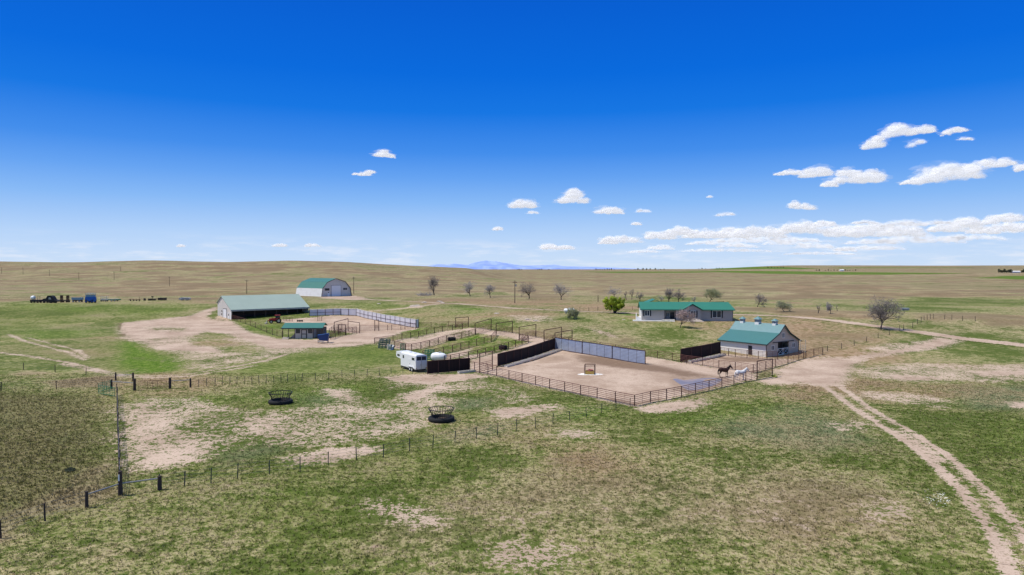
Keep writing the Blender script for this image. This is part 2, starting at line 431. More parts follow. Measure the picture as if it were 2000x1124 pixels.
region('dry', [(1480, 835), (1720, 830), (1760, 880), (1600, 900)], 4, 0.42)
region('dry', [(40, 1010), (165, 985), (232, 962), (150, 940), (0, 1015), (0, 1060)], 2.0, 0.95)
region('dry', [(150, 930), (228, 880), (228, 900), (180, 945)], 2.0, 0.8)
region('dry', [(100, 745), (220, 735), (230, 755), (120, 757)], 2.0, 0.9)
region('dry', [(0, 725), (60, 722), (110, 730), (40, 733)], 2.0, 0.8)
# --- darker brown rough field on the left --------------------------------------
region('dark', [(-500, 764), (0, 764), (160, 770), (206, 782), (208, 880), (226, 900), (231, 955), (160, 985), (0, 1040), (-500, 1150)], 5.0, 0.72)
region('dark', [(0, 690), (60, 697), (140, 711), (200, 725), (230, 735), (228, 665), (100, 672)], 4, 0.28)
# --- churned dark soil ---------------------------------------------------------
region('wet', [(1120, 692), (1180, 697), (1290, 714), (1400, 735), (1330, 738), (1300, 730), (1230, 722), (1130, 708)], 3, 0.95)
region('wet', [(1060, 697), (1100, 693), (1120, 703), (1060, 708)], 2, 0.55)
region('wet', [(1395, 696), (1490, 700), (1500, 709), (1440, 708), (1400, 702)], 1.5, 0.8)
region('wet', [(1300, 736), (1330, 731), (1420, 736), (1440, 745), (1360, 772), (1310, 764)], 1.2, 0.6)
region('wet', [(1190, 774), (1239, 786), (1290, 776), (1300, 780), (1239, 794), (1180, 780)], 1.0, 0.7)
region('wet', [(219, 653), (245, 652), (244, 657), (222, 659)], 0.8, 1.3)
region('wet', [(226, 628), (239, 628), (237, 634), (234, 646), (230, 645), (231, 635)], 0.8, 1.3)
# grey-green sage tint patches
for pts in [[(580, 770), (640, 768), (650, 788), (600, 795)], [(430, 890), (520, 870), (560, 880), (450, 905)], [(900, 838), (980, 825), (960, 850), (900, 862)],
            [(1380, 820), (1560, 790), (1700, 860), (1600, 880), (1420, 850)], [(1850, 760), (2050, 750), (2050, 800), (1900, 800)], [(890, 780), (960, 778), (950, 796), (900, 800)]]:
    region('sage', pts, 3.0, 0.8)
# old trails, draws and fence lines on the far prairie
track('dark', [(-60, 566), (0, 560.5), (100, 552), (180, 546), (240, 541)], 3.0, 5.0, 0.5)
track('dark', [(0, 527), (60, 526), (140, 525.5), (220, 526)], 8, 14, 0.5)
track('dark', [(640, 549), (760, 548), (900, 551), (1020, 556)], 4, 9, 0.35)
track('dark', [(1100, 552), (1300, 548), (1500, 551), (1700, 548)], 4, 10, 0.3)
track('dry', [(400, 536), (520, 531), (640, 532), (760, 537), (900, 541)], 5, 9, 1.1)
track('dry', [(1000, 545), (1200, 541), (1450, 543), (1700, 540), (2050, 541)], 5, 9, 1.1)
track('dry', [(1500, 566), (1700, 569), (1900, 567), (2050, 570)], 3, 6, 1.1)
# far crop fields
for _p in ([(1330, 529.5), (1560, 530.5), (1880, 534), (1960, 535.5), (1700, 538), (1500, 535)], [(1890, 541.5), (2100, 536.5), (2100, 549), (1990, 546)], [(1380, 525.6), (1600, 525.2), (1560, 526.6), (1400, 527.2)], [(1130, 531), (1330, 531), (1400, 533), (1200, 533.5)], [(1620, 523.2), (1900, 523.0), (1900, 523.9), (1640, 524.4)]): region('dry', _p, 30, -0.6); region('lush', _p, 30, 0.7)
region('dry', [(1560, 539), (2050, 532.5), (2050, 535.5), (1700, 541.5)], 20, 1.2)
region('dry', [(1400, 527.8), (1650, 527.2), (1640, 529.2), (1420, 529.3)], 40, 1.2)
region('lush', [(1330, 529.5), (1560, 530.5), (1880, 534), (1960, 535.5), (1700, 538), (1500, 535)], 60, 0.95)
region('lush', [(1890, 541.5), (2100, 536.5), (2100, 549), (1990, 546)], 20, 1.0)
region('lush', [(1380, 525.6), (1600, 525.2), (1560, 526.6), (1400, 527.2)], 90, 0.8)
region('lush', [(1750, 599), (1850, 605), (2060, 612), (2060, 602), (1900, 596)], 8, 0.35)

# ------------------------------------------------------------------ ground material
def ground_material(name, tuft=False):
    m = bpy.data.materials.new(name); m.use_nodes = True
    q = NT(m.node_tree); b = m.node_tree.nodes['Principled BSDF']
    pos = q.new('ShaderNodeNewGeometry').outputs['Position']
    nL = q.noise(pos, 0.022, 3); nM = q.noise(pos, 0.13, 4, 0.6); nS = q.noise(pos, 0.95, 4, 0.65); nF = q.noise(pos, 3.2, 3, 0.7)
    cL, cM, cS, cF = [q.math('SUBTRACT', x, 0.5) for x in (nL, nM, nS, nF)]
    dirt, lush, dry, dark, wet, sage = [q.attr(x) for x in ('dirt', 'lush', 'dry', 'dark', 'wet', 'sage')]
    nX = q.noise(pos, 0.006, 4, 0.6); cX = q.math('SUBTRACT', nX, 0.5)
    nG = q.noise(pos, 8.5, 2, 0.7); cG = q.math('SUBTRACT', nG, 0.5)
    nB = q.noise(pos, 0.045, 5, 0.7); cB = q.math('SUBTRACT', nB, 0.5)
    green = q.mix(q.sm(q.add(nS, q.mul(cL, 0.8), q.mul(cM, 0.8), q.mul(cF, 0.7)), 0.32, 0.68), (0.080, 0.110, 0.018), (0.212, 0.220, 0.066))
    green = q.mix(q.mul(sage, 0.8), green, q.mix(nF, (0.090, 0.115, 0.055), (0.165, 0.190, 0.110)))
    lushc = q.mix(q.sm(q.add(nS, cF), 0.35, 0.65), (0.050, 0.108, 0.005), (0.140, 0.215, 0.018))
    green = q.mix(q.sm(q.add(lush, q.mul(cM, 0.9), q.mul(cS, 0.5)), 0.15, 0.85), green, lushc)
    tan = q.mix(q.sm(q.add(nS, q.mul(cF, 1.0), q.mul(cG, 0.8)), 0.30, 0.70), (0.245, 0.195, 0.090), (0.520, 0.420, 0.248))
    tan = q.mix(q.sm(q.add(nL, q.mul(cX, 1.5)), 0.42, 0.66), tan, q.mix(q.sm(nS, .35, .65), (0.235, 0.150, 0.080), (0.410, 0.280, 0.175)))
    dd = q.add(dry, q.mul(cX, 2.2), q.mul(cL, 1.9), q.mul(cB, 1.2), q.mul(cM, 1.4), q.mul(cS, 1.3), q.mul(cF, 1.5), q.mul(cG, 1.1), 0.03)
    col = q.mix(q.sm(dd, 0.14, 0.86), green, tan)
    dk = q.mix(q.sm(q.add(nS, cF, q.mul(cG, .8)), 0.32, 0.68), (0.110, 0.094, 0.036), (0.215, 0.172, 0.086))
    dk = q.mix(q.mul(q.sm(q.add(nM, q.mul(cS, 0.8), q.mul(cL, 0.8)), 0.42, 0.66), .85), dk, (0.104, 0.122, 0.033))
    col = q.mix(q.mul(q.sm(q.add(dark, q.mul(cS, 0.5), q.mul(cM, 0.5)), 0.0, 1.0), 0.95), col, dk)
    patch = q.sm(q.add(nX, q.mul(cL, 1.1), q.mul(cB, 1.2)), 0.38, 0.64)
    col = q.mix(q.mul(q.sm(dry, 0.42, 0.62), q.mul(patch, 0.55)), col, (0.135, 0.106, 0.050))
    col = q.mix(q.mul(q.sm(dry, 0.5, 0.72), q.mul(q.sm(q.add(nL, q.mul(cX, -1.2), q.mul(cM, .6)), 0.40, 0.64), 0.5)), col, (0.235, 0.172, 0.104))
    # straw litter, dark tussock flecks
    col = q.mix(q.mul(q.sm(q.add(nG, q.mul(cS, 0.6)), 0.56, 0.70), 0.34), col, (0.50, 0.41, 0.25))
    col = q.mix(q.mul(q.sm(q.add(nF, q.mul(cG, 0.7)), 0.54, 0.72), q.math('SUBTRACT', 0.30, q.mul(dark, 0.24))), col, (0.055, 0.062, 0.018))
    col = q.mix(q.mul(q.sm(q.add(nB, q.mul(cM, 0.8), q.mul(cS, 0.9)), 0.56, 0.72), 0.35), col, (0.066, 0.068, 0.026))
    if not tuft:
        soil = q.mix(q.sm(q.add(nM, q.mul(cF, 0.9), q.mul(cS, 0.8), q.mul(cG, 0.6)), 0.32, 0.68), (0.370, 0.262, 0.190), (0.560, 0.425, 0.325))
        soil = q.mix(q.mul(q.sm(q.add(wet, q.mul(cS, 1.2), q.mul(cM, 0.9), q.mul(cF, 0.8)), 0.25, 0.9), 0.85), soil, q.mix(nF, (0.11, 0.066, 0.042), (0.24, 0.155, 0.10)))
        soil = q.mix(q.mul(q.sm(q.add(nF, q.mul(cS, 0.8), q.mul(cG, 0.6)), 0.56, 0.72), 0.55), soil, (0.215, 0.150, 0.098))
        dm = q.add(dirt, q.mul(cM, 1.7), q.mul(cS, 3.0), q.mul(cF, 3.6), q.mul(cG, 1.2))
        col = q.mix(q.sm(dm, -0.11, 0.13), col, soil)
    else:
        tint = q.attr('tint')
        col = q.mix(q.sm(tint, 0.0, 0.35), q.mix(0.38, col, (0.045, 0.066, 0.014)), col)
        col = q.mix(q.mul(q.sm(tint, 0.62, 1.0), 0.5), col, (0.56, 0.46, 0.28))
        bp = q.new('ShaderNodeBump'); bp.inputs['Strength'].default_value = 0.75; bp.inputs['Distance'].default_value = 0.16
        q.put(bp.inputs['Height'], q.add(nS, q.mul(nF, 0.7))); q.l.new(bp.outputs[0], b.inputs['Normal'])
    q.put(b.inputs['Base Color'], col)
    b.inputs['Roughness'].default_value = 0.95; b.inputs['Specular IOR Level'].default_value = 0.08
    if tuft:
        tr = q.new('ShaderNodeBsdfTranslucent'); q.put(tr.inputs['Color'], col)
        mx = q.new('ShaderNodeMixShader'); mx.inputs[0].default_value = 0.4
        q.l.new(b.outputs[0], mx.inputs[1]); q.l.new(tr.outputs[0], mx.inputs[2])
        q.l.new(mx.outputs[0], m.node_tree.nodes['Material Output'].inputs['Surface'])
    return m
GROUND = ground_material('pasture_ground')
TUFT = ground_material('grass_blades', True)

def set_attrs(me, ch):
    for k, v in ch.items():
        a = me.attributes.new(k, 'FLOAT', 'POINT'); a.data.foreach_set('value', np.asarray(v, np.float32))

def np_mesh(name, co, quads, m, smooth=True):
    me = bpy.data.meshes.new(name)
    n = len(quads); k = quads.shape[1]
    me.vertices.add(len(co)); me.vertices.foreach_set('co', np.asarray(co, np.float32).ravel())
    me.loops.add(n * k); me.loops.foreach_set('vertex_index', np.asarray(quads, np.int32).ravel())
    me.polygons.add(n); me.polygons.foreach_set('loop_start', np.arange(0, n * k, k, dtype=np.int32))
    me.polygons.foreach_set('use_smooth', np.full(n, smooth))
    me.update(calc_edges=True); me.materials.append(m)
    return me

def link(name, me, kind=None):
    o = bpy.data.objects.new(name, me); COL.objects.link(o)
    if kind: o['kind'] = kind
    return o

def grid_quads(nr, nc):
    i = np.arange(nr - 1)[:, None] * nc + np.arange(nc - 1)[None, :]
    i = i.ravel()
    return np.stack([i, i + 1, i + nc + 1, i + nc], 1)

# ground sheet: rows get longer with distance, out to the horizon
ys = [6.0]
while ys[-1] < 240: ys.append(ys[-1] * 1.0075 if ys[-1] > 30 else ys[-1] + 2.0)
while ys[-1] < 60000: ys.append(ys[-1] * 1.013)
ys = np.array(ys)
us = np.concatenate([np.linspace(-2.2, -0.86, 60), np.linspace(-0.85, 0.85, 640), np.linspace(0.86, 2.2, 60)])
YY, UU = np.meshgrid(ys, us, indexing='ij'); XX = YY * UU
X, Y = XX.ravel(), YY.ravel()
Z = height(X, Y)
gme = np_mesh('ground', np.stack([X, Y, Z], 1), grid_quads(len(ys), len(us)), GROUND)
set_attrs(gme, paint(X, Y))
link('ground', gme, 'structure')

def ribbon(name, pts_px, half, lift=0.03, step=1.0, cross=9, kind='structure'):
    """draped road sheet following the land"""
    w = [P(*p) for p in pts_px]
    line = []
    for a, b in zip(w[:-1], w[1:]):
        n = max(1, int((b - a).length / step))
        for i in range(n): line.append(a.lerp(b, i / n))
    line.append(w[-1])
    L = np.array([(p.x, p.y) for p in line])
    for _ in range(6): L[1:-1] = 0.25 * L[:-2] + 0.5 * L[1:-1] + 0.25 * L[2:]
    T = np.gradient(L, axis=0); T /= np.linalg.norm(T, axis=1)[:, None] + 1e-9
    Nn = np.stack([-T[:, 1], T[:, 0]], 1)
    off = np.linspace(-half, half, cross)
    G = L[:, None, :] + Nn[:, None, :] * off[None, :, None]
    X, Y = G[..., 0].ravel(), G[..., 1].ravel()
    Z = height(X, Y) + lift
    me = np_mesh(name, np.stack([X, Y, Z], 1), grid_quads(len(L), cross), GROUND)
    set_attrs(me, paint(X, Y))
    return link(name, me, kind)
ribbon('gravel_road', LANE, 3.2, 0.05)
ribbon('farm_lane', [(690, 583), (715, 585.4), (768, 588), (816, 590), (862, 593), (900, 594.2), (955, 599), (1010, 603), (1087, 606.5), (1178, 610), (1246, 612)], 2.2, 0.06, 2.0)
ribbon('dirt_track', [(1621, 754), (1670, 788), (1720, 820), (1775, 854), (1825, 888), (1875, 933), (1920, 980), (1965, 1037), (2010, 1110)], 2.2, 0.02)

# ------------------------------------------------------------------ grass
def grass_tufts():
    N = 190000
    Yt = np.sqrt(rng.uniform(36 ** 2, 118 ** 2, N))
    keep = rng.random(N) < np.clip(62 / Yt, 0.35, 1) ** 1.3
    Yt = Yt[keep]
    Xt = Yt * rng.uniform(-0.86, 0.86, len(Yt))
    ch = paint(Xt, Yt)
    k = (ch['dirt'] < rng.uniform(-0.7, 0.15, len(Yt)))
    Xt, Yt = Xt[k], Yt[k]; ch = {a: v[k] for a, v in ch.items()}
    n = len(Xt); B = 4
    tall = 0.07 + 0.08 * rng.random(n) + 0.13 * ch['dark'] * rng.random(n) + 0.05 * (ch['dry'] > 0.75)
    ang = rng.uniform(0, 2 * PI, (n, B)); r0 = rng.uniform(0.0, 0.10, (n, B)); lean = rng.uniform(0.05, 0.16, (n, B))
    bx = Xt[:, None] + np.cos(ang) * r0; by = Yt[:, None] + np.sin(ang) * r0
    bz = np.repeat(height(Xt, Yt)[:, None], B, 1)
    a2 = ang + rng.normal(0, 0.7, (n, B))
    hgt = tall[:, None] * rng.uniform(0.6, 1.2, (n, B))
    wd = rng.uniform(0.016, 0.045, (n, B)) * (1 + ch['dark'][:, None] * 0.2)
    sx, sy = -np.sin(a2) * wd, np.cos(a2) * wd
    tx, ty = bx + np.cos(a2) * lean, by + np.sin(a2) * lean
    V = np.empty((n, B, 3, 3))
    V[:, :, 0] = np.stack([bx - sx, by - sy, bz - 0.01], -1)
    V[:, :, 1] = np.stack([bx + sx, by + sy, bz - 0.01], -1)
    V[:, :, 2] = np.stack([tx, ty, bz + hgt], -1)
    me = np_mesh('grass', V.reshape(-1, 3), np.arange(n * B * 3).reshape(-1, 3), TUFT, False)
    ch['tint'] = rng.random(n)
    set_attrs(me, {a: np.repeat(v, B * 3) for a, v in ch.items()})
    o = link('grass', me, 'stuff')
    tag(o, 'short tufts of green and straw coloured pasture grass across the foreground', 'grass')
grass_tufts()

def chalk():
    r = random.Random(8); pts = [P(1835 + r.gauss(0, 16), 972 + r.gauss(0, 7)) for _ in range(120)]
    V, F = [], []
    for p in pts:
        s = r.uniform(.015, .055); n = 6; a0 = r.uniform(0, 6); b = len(V)
        V.append((p.x, p.y, p.z + s * .5))
        for i in range(n):
            a = a0 + 2 * PI * i / n; k = s * r.uniform(.7, 1.3); V.append((p.x + k * math.cos(a) * 1.3, p.y + k * math.sin(a), p.z + .004))
        F += [(b, b + 1 + i, b + 1 + (i + 1) % n) for i in range(n)]
    me = bpy.data.meshes.new('white_pebbles'); me.from_pydata(V, [], F); me.materials.append(mat('white_mineral', (0.80, 0.77, 0.72), 0.95, 0.12, 2.0))
    tag(link('white_pebbles', me, 'stuff'), 'scatter of white pebbles in the grass left of the wheel track', 'pebbles')
chalk()
# ------------------------------------------------------------------ puddle
def blob_mesh(name, centre, rx, ry, n, seed, m, lift):
    r = random.Random(seed); ph = [r.uniform(0, 6.28) for _ in range(6)]
    mb = MB(); vs = [(centre.x, centre.y, centre.z + lift)]
    for k in range(n):
        t = 2 * PI * k / n
        f = 1 + 0.16 * math.sin(2 * t + ph[0]) + 0.13 * math.sin(3 * t + ph[1]) + 0.08 * math.sin(5 * t + ph[2]) + 0.05 * math.sin(9 * t + ph[3])
        x, y = centre.x + rx * f * math.cos(t), centre.y + ry * f * math.sin(t)
        vs.append((x, y, centre.z + lift))
    mb.addv(vs, [(0, 1 + k, 1 + (k + 1) % n) for k in range(n)])
    return mb
wm = bpy.data.materials.new('muddy_water'); wm.use_nodes = True
q = NT(wm.node_tree); b = wm.node_tree.nodes['Principled BSDF']
pos = q.new('ShaderNodeNewGeometry').outputs['Position']
q.put(b.inputs['Base Color'], q.mix(q.sm(q.noise(pos, 0.35, 3), 0.42, 0.58), (0.22, 0.19, 0.20), (0.34, 0.26, 0.215)))
b.inputs['Roughness'].default_value = 0.3; b.inputs['IOR'].default_value = 1.24
bp = q.new('ShaderNodeBump'); bp.inputs['Strength'].default_value = 0.08; bp.inputs['Distance'].default_value = 0.02
q.put(bp.inputs['Height'], q.noise(pos, 3.0, 2)); q.l.new(bp.outputs[0], b.inputs['Normal'])
pc = P(1356, 750)
mb = MB()
pp = [P(*p) for p in [(1314, 741), (1322, 740), (1327, 746), (1335, 743), (1352, 741.5), (1375, 739), (1398, 738.5), (1410, 741), (1408, 746), (1398, 752), (1380, 757), (1362, 762), (1345, 763), (1333, 757), (1328, 751), (1320, 746)]]
r_ = random.Random(4); ring = []
for i, p in enumerate(pp):
    q_ = pp[(i + 1) % len(pp)]
    for k in range(5):
        f = k / 5; w_ = p.lerp(q_, f) + Vector((r_.uniform(-.05, .05), r_.uniform(-.06, .06), 0)) * (k > 0)
        ring.append((w_.x, w_.y, hz(w_.x, w_.y) + 0.012))
cx_, cy_ = sum(v[0] for v in ring) / len(ring), sum(v[1] for v in ring) / len(ring)
mb.addv([(cx_, cy_, hz(cx_, cy_) + 0.012)] + ring, [(0, 1 + k, 1 + (k + 1) % len(ring)) for k in range(len(ring))])
po = mb.build('puddle', wm); po['kind'] = 'structure'

# ------------------------------------------------------------------ materials
M_ROOF = mat('green_steel_roof', (0.052, 0.180, 0.138), 0.42, 0.10, 0.4, spec=0.45, ribs=('X', 1.1, 0.5))
M_ROOF_PALE = mat('weathered_green_steel_roof', (0.345, 0.415, 0.340), 0.38, 0.08, 0.3, spec=0.5, ribs=('X', 0.9, 0.5))
M_ROOF_TEAL = mat('teal_steel_roof', (0.060, 0.260, 0.225), 0.45, 0.08, 0.5, spec=0.45, ribs=('X', 1.1, 0.5))
M_HOUSE_ROOF = mat('house_green_roof', (0.034, 0.190, 0.130), 0.5, 0.10, 0.6, ribs=('X', 1.6, 0.4))
M_STEEL_W = mat('white_steel_siding', (0.74, 0.73, 0.70), 0.55, 0.07, 0.5, ribs=('X', 1.6, 0.35), dirt=0.15)
M_STEEL_WY = mat('cream_steel_siding', (0.64, 0.60, 0.55), 0.6, 0.07, 0.5, ribs=('Y', 1.6, 0.35), dirt=0.15)
M_STEEL_WX = mat('cream_steel_siding_front', (0.64, 0.60, 0.55), 0.6, 0.07, 0.5, ribs=('X', 1.6, 0.35), dirt=0.15)
M_BARN = mat('barn_siding', (0.50, 0.43, 0.36), 0.65, 0.08, 0.6, ribs=('X', 1.8, 0.3), dirt=0.12)
M_BARN_SUNLIT = mat('barn_siding_sunlit', (0.80, 0.76, 0.71), 0.6, 0.05, 0.6, ribs=('Y', 1.8, 0.25))  # same siding as the gable, its colour lightened for the sunlit side
M_SHED = mat('shed_board', (0.50, 0.45, 0.40), 0.8, 0.12, 1.2, ribs=('X', 1.5, 0.3))
M_HOUSE = mat('house_lap_siding', (0.40, 0.37, 0.35), 0.7, 0.06, 0.5, ribs=('Z', 2.4, 0.5))
M_TRIM_D = mat('dark_trim', (0.035, 0.035, 0.038), 0.6, 0.1)
M_TRIM_W = mat('white_trim', (0.78, 0.77, 0.74), 0.55, 0.06)
M_DOOR_W = mat('white_door', (0.80, 0.80, 0.80), 0.5, 0.05, ribs=('Z', 1.0, 0.3))
M_TRIM_G = mat('grey_fascia', (0.42, 0.41, 0.38), 0.6, 0.1)
M_GLASS = mat('window_glass', (0.035, 0.045, 0.06), 0.08, 0.1, spec=0.6)
M_SHADE_IN = mat('interior_shade', (0.055, 0.045, 0.040), 0.9, 0.2)  # shade inside the open buildings, put into the base colour
M_WOOD_D = mat('dark_wood', (0.10, 0.07, 0.052), 0.85, 0.3, 2.0)
M_WOOD_G = mat('grey_timber', (0.30, 0.26, 0.22), 0.9, 0.3, 2.0)
M_PIPE = mat('rusty_pipe', (0.135, 0.055, 0.043), 0.75, 0.3, 3.0)
M_PIPE_D = mat('dark_rusty_pipe', (0.080, 0.038, 0.033), 0.75, 0.3, 3.0)
M_RUSTWALL = mat('rusty_steel_panel', (0.020, 0.010, 0.010), 0.85, 0.28, 1.0, ribs=('X', 1.0, 0.6))
M_GALV = mat('galvanised_sheet', (0.36, 0.41, 0.52), 0.45, 0.22, 0.7, metal=0.25, ribs=('Z', 1.2, 0.5))
M_WALLGREY = mat('pale_steel_panel', (0.62, 0.61, 0.66), 0.5, 0.08, 0.7, ribs=('X', 1.0, 0.4))
M_TPOST = mat('steel_post_green', (0.055, 0.065, 0.055), 0.7, 0.3, 4.0)
M_WIRE = mat('fence_wire', (0.20, 0.19, 0.18), 0.5, 0.2)
M_POST = mat('creosote_post', (0.062, 0.045, 0.038), 0.9, 0.35, 3.0)
M_RAIL = mat('weathered_rail', (0.25, 0.25, 0.26), 0.8, 0.3, 3.0)
M_GREEN = mat('green_gate_paint', (0.022, 0.185, 0.090), 0.5, 0.2)
M_GREEN_D = mat('dark_green_paint', (0.035, 0.085, 0.075), 0.5, 0.2)
M_BLUE = mat('blue_paint', (0.022, 0.055, 0.165), 0.5, 0.15)
M_BLUE_B = mat('bright_blue_paint', (0.02, 0.10, 0.40), 0.45, 0.12)
M_BLUE_L = mat('pale_blue_paint', (0.22, 0.33, 0.42), 0.6, 0.15)
M_RED = mat('red_paint', (0.40, 0.035, 0.025), 0.45, 0.12)
M_RUBBER = mat('black_rubber', (0.018, 0.018, 0.019), 0.85, 0.25, 4.0)
M_BLACK = mat('black_steel', (0.022, 0.021, 0.022), 0.6, 0.25)
M_WHITE = mat('white_paint', (0.82, 0.82, 0.81), 0.35, 0.04, 0.8)
M_ALU = mat('trailer_aluminium', (0.68, 0.68, 0.69), 0.45, 0.06, metal=0.1)
M_CREAM = mat('cream_paint', (0.62, 0.55, 0.42), 0.6, 0.12)
M_CONC = mat('concrete', (0.60, 0.54, 0.46), 0.9, 0.2, 1.2)
M_LIME = mat('white_mineral', (0.80, 0.77, 0.72), 0.95, 0.12, 2.0)
M_YEL = mat('yellow_paint', (0.42, 0.28, 0.07), 0.6, 0.25)
M_PINK = mat('faded_red_tub', (0.52, 0.20, 0.16), 0.6, 0.2)
M_RUST = mat('rust', (0.10, 0.055, 0.04), 0.85, 0.3)
M_GREY = mat('grey_metal', (0.34, 0.335, 0.32), 0.5, 0.15)
M_BARK = mat('bark', (0.105, 0.082, 0.068), 0.95, 0.35, 3.0)
M_TWIG = mat('bare_twigs', (0.225, 0.195, 0.182), 0.95, 0.3, 1.0)
M_TWIG_PALE = mat('pale_bare_twigs', (0.36, 0.325, 0.31), 0.95, 0.3, 1.0)
M_TWIG_PINK = mat('pinkish_twigs', (0.34, 0.25, 0.23), 0.95, 0.3)
M_BUD = mat('pink_buds', (0.46, 0.34, 0.32), 0.9, 0.3, 1.2)
M_ROCK = mat('limestone_rock', (0.48, 0.40, 0.33), 0.95, 0.25, 1.5)

def leaf_mat(name, a, b, scale=0.6):
    m = bpy.data.materials.new(name); m.use_nodes = True
    q = NT(m.node_tree); bs = m.node_tree.nodes['Principled BSDF']
    pos = q.new('ShaderNodeTexCoord').outputs['Object']
    c = q.mix(q.sm(q.add(q.noise(pos, scale, 3), q.mul(q.math('SUBTRACT', q.noise(pos, scale * 8, 2), 0.5), 0.6)), 0.3, 0.7), a, b)
    q.put(bs.inputs['Base Color'], c); bs.inputs['Roughness'].default_value = 0.7
    tr = q.new('ShaderNodeBsdfTranslucent'); q.put(tr.inputs['Color'], c)
    mx = q.new('ShaderNodeMixShader'); mx.inputs[0].default_value = 0.35
    q.l.new(bs.outputs[0], mx.inputs[1]); q.l.new(tr.outputs[0], mx.inputs[2]); q.l.new(mx.outputs[0], m.node_tree.nodes['Material Output'].inputs['Surface'])
    return m
M_LEAF = leaf_mat('bright_leaves', (0.200, 0.270, 0.012), (0.520, 0.600, 0.060))
M_LEAF_P = leaf_mat('pale_new_leaves', (0.22, 0.24, 0.10), (0.36, 0.37, 0.18))
M_LEAF_F = leaf_mat('far_dark_leaves', (0.045, 0.062, 0.035), (0.085, 0.105, 0.060), 0.15)

# ------------------------------------------------------------------ fences
def polyline(pts_px, spacing=None):
    w = [P(*p) for p in pts_px]
    if not spacing: return w
    out = []
    for i, (a, b) in enumerate(zip(w[:-1], w[1:])):
        n = max(1, round((b - a).length / spacing))
        for k in range(n):
            x, y = a.x + (b.x - a.x) * k / n, a.y + (b.y - a.y) * k / n
            out.append(Vector((x, y, hz(x, y))))
    out.append(w[-1]); return out

POSTS = {}
def post_mesh(h, r, m, n=8, kind='pipe'):
    key = (round(h, 2), r, m.name, kind)
    if key not in POSTS:
        mb = MB()
        if kind == 'tpost':
            mb.bx(-0.035, 0.035, -0.006, 0.006, -0.1, h); mb.bx(-0.006, 0.006, 0.006, 0.04, -0.1, h)
        elif kind == 'timber':
            mb.tube([(0, 0, -0.1), (0, 0, h * 0.6), (0.01, 0, h)], [r * 1.05, r, r * 0.92], n)
        else:
            mb.tube([(0, 0, -0.1), (0, 0, h), (0, 0, h + 0.02)], [r, r, r * 0.7], n)
        POSTS[key] = mb.mesh('post', m)
    return POSTS[key]

def pipe_fence(label, pts_px, h=1.5, spacing=None, rails=6, group='rusty pipe corral fences', stays=1, m=None, pr=0.065, rr=0.034, cat='fence', name='pipe_fence'):
    w = polyline(pts_px, spacing); m = m or M_PIPE
    root = thing(name, label, cat, w[0], 0, group)
    pm = post_mesh(h, pr, M_PIPE_D)
    sm_ = post_mesh(h * 0.97, 0.016, m, 5)
    for i, p in enumerate(w):
        inst(pm, 'post', root, p - w[0])
        if stays and i < len(w) - 1:
            for k in range(1, stays + 1):
                f = k / (stays + 1); s = p.lerp(w[i + 1], f)
                inst(sm_, 'stay', root, Vector((s.x, s.y, hz(s.x, s.y))) - w[0])
    for k in range(rails):
        zz = 0.22 + (h - 0.25) * k / (rails - 1)
        r_ = rr * 1.35 if k == rails - 1 else rr
        mb = MB().tube([p - w[0] + Vector((0, 0, zz)) for p in w], r_, 5)
        mb.build('rail', m, root)
    return root

def wire_fence(label, pts_px, h=1.25, spacing=None, wires=4, group='wire stock fences', timber=(), kind='tpost', m=None, wr=0.009, lean=0.05, seed=1):
    w = polyline(pts_px, spacing); r = random.Random(seed)
    root = thing('wire_fence', label, 'fence', w[0], 0, group)
    pm = post_mesh(h, 0.05, m or M_TPOST, 6, kind); tm = post_mesh(h * 1.05, 0.075, M_POST, 8, 'timber')
    for i, p in enumerate(w):
        o = inst(tm if i in timber else pm, 'post', root, p - w[0], r.uniform(0, 0.6))
        o.rotation_euler = (r.uniform(-lean, lean), r.uniform(-lean, lean), r.uniform(0, 1))
        s = r.uniform(0.9, 1.06); o.scale = (1.25, 1.25, s)
    for k in range(wires):
        zz = h * (0.28 + 0.66 * k / max(1, wires - 1))
        pts = []
        for i, p in enumerate(w):
            pts.append(p - w[0] + Vector((0, 0, zz)))
            if i < len(w) - 1:
                q_ = p.lerp(w[i + 1], 0.5); pts.append(Vector((q_.x, q_.y, hz(q_.x, q_.y) + zz - 0.02)) - w[0])
        MB().tube(pts, wr, 4).build('wire', M_WIRE, root)
    return root

def gate_frame(label, a_px, b_px, h=3.0, leaf=True, group='tall pipe gate frames in the pens', leaf_h=1.5, m=None):
    a, b = P(*a_px), P(*b_px)
    root = thing('pipe_gateway', label, 'gate', a, 0, group); m = m or M_PIPE_D
    d = b - a
    pm = post_mesh(h, 0.09, m)
    inst(pm, 'post', root, (0, 0, 0)); inst(pm, 'post', root, d)
    MB().tube([Vector((0, 0, h)), d + Vector((0, 0, h))], 0.085, 6).build('crossbar', m, root)
    if leaf:
        mb = MB(); u = d.normalized() * 0.12
        for k in range(6):
            zz = 0.25 + (leaf_h - 0.25) * k / 5
            mb.tube([u + Vector((0, 0, zz)), d - u + Vector((0, 0, zz))], 0.038, 5)
        for f in (0.0, 0.5, 1.0):
            p = u.lerp(d - u, f); mb.tube([p + Vector((0, 0, 0.22)), p + Vector((0, 0, leaf_h))], 0.026, 5)
        mb.build('gate_leaf', M_PIPE, root)
    return root

def rz_of(a, b): return math.atan2(b.y - a.y, b.x - a.x)

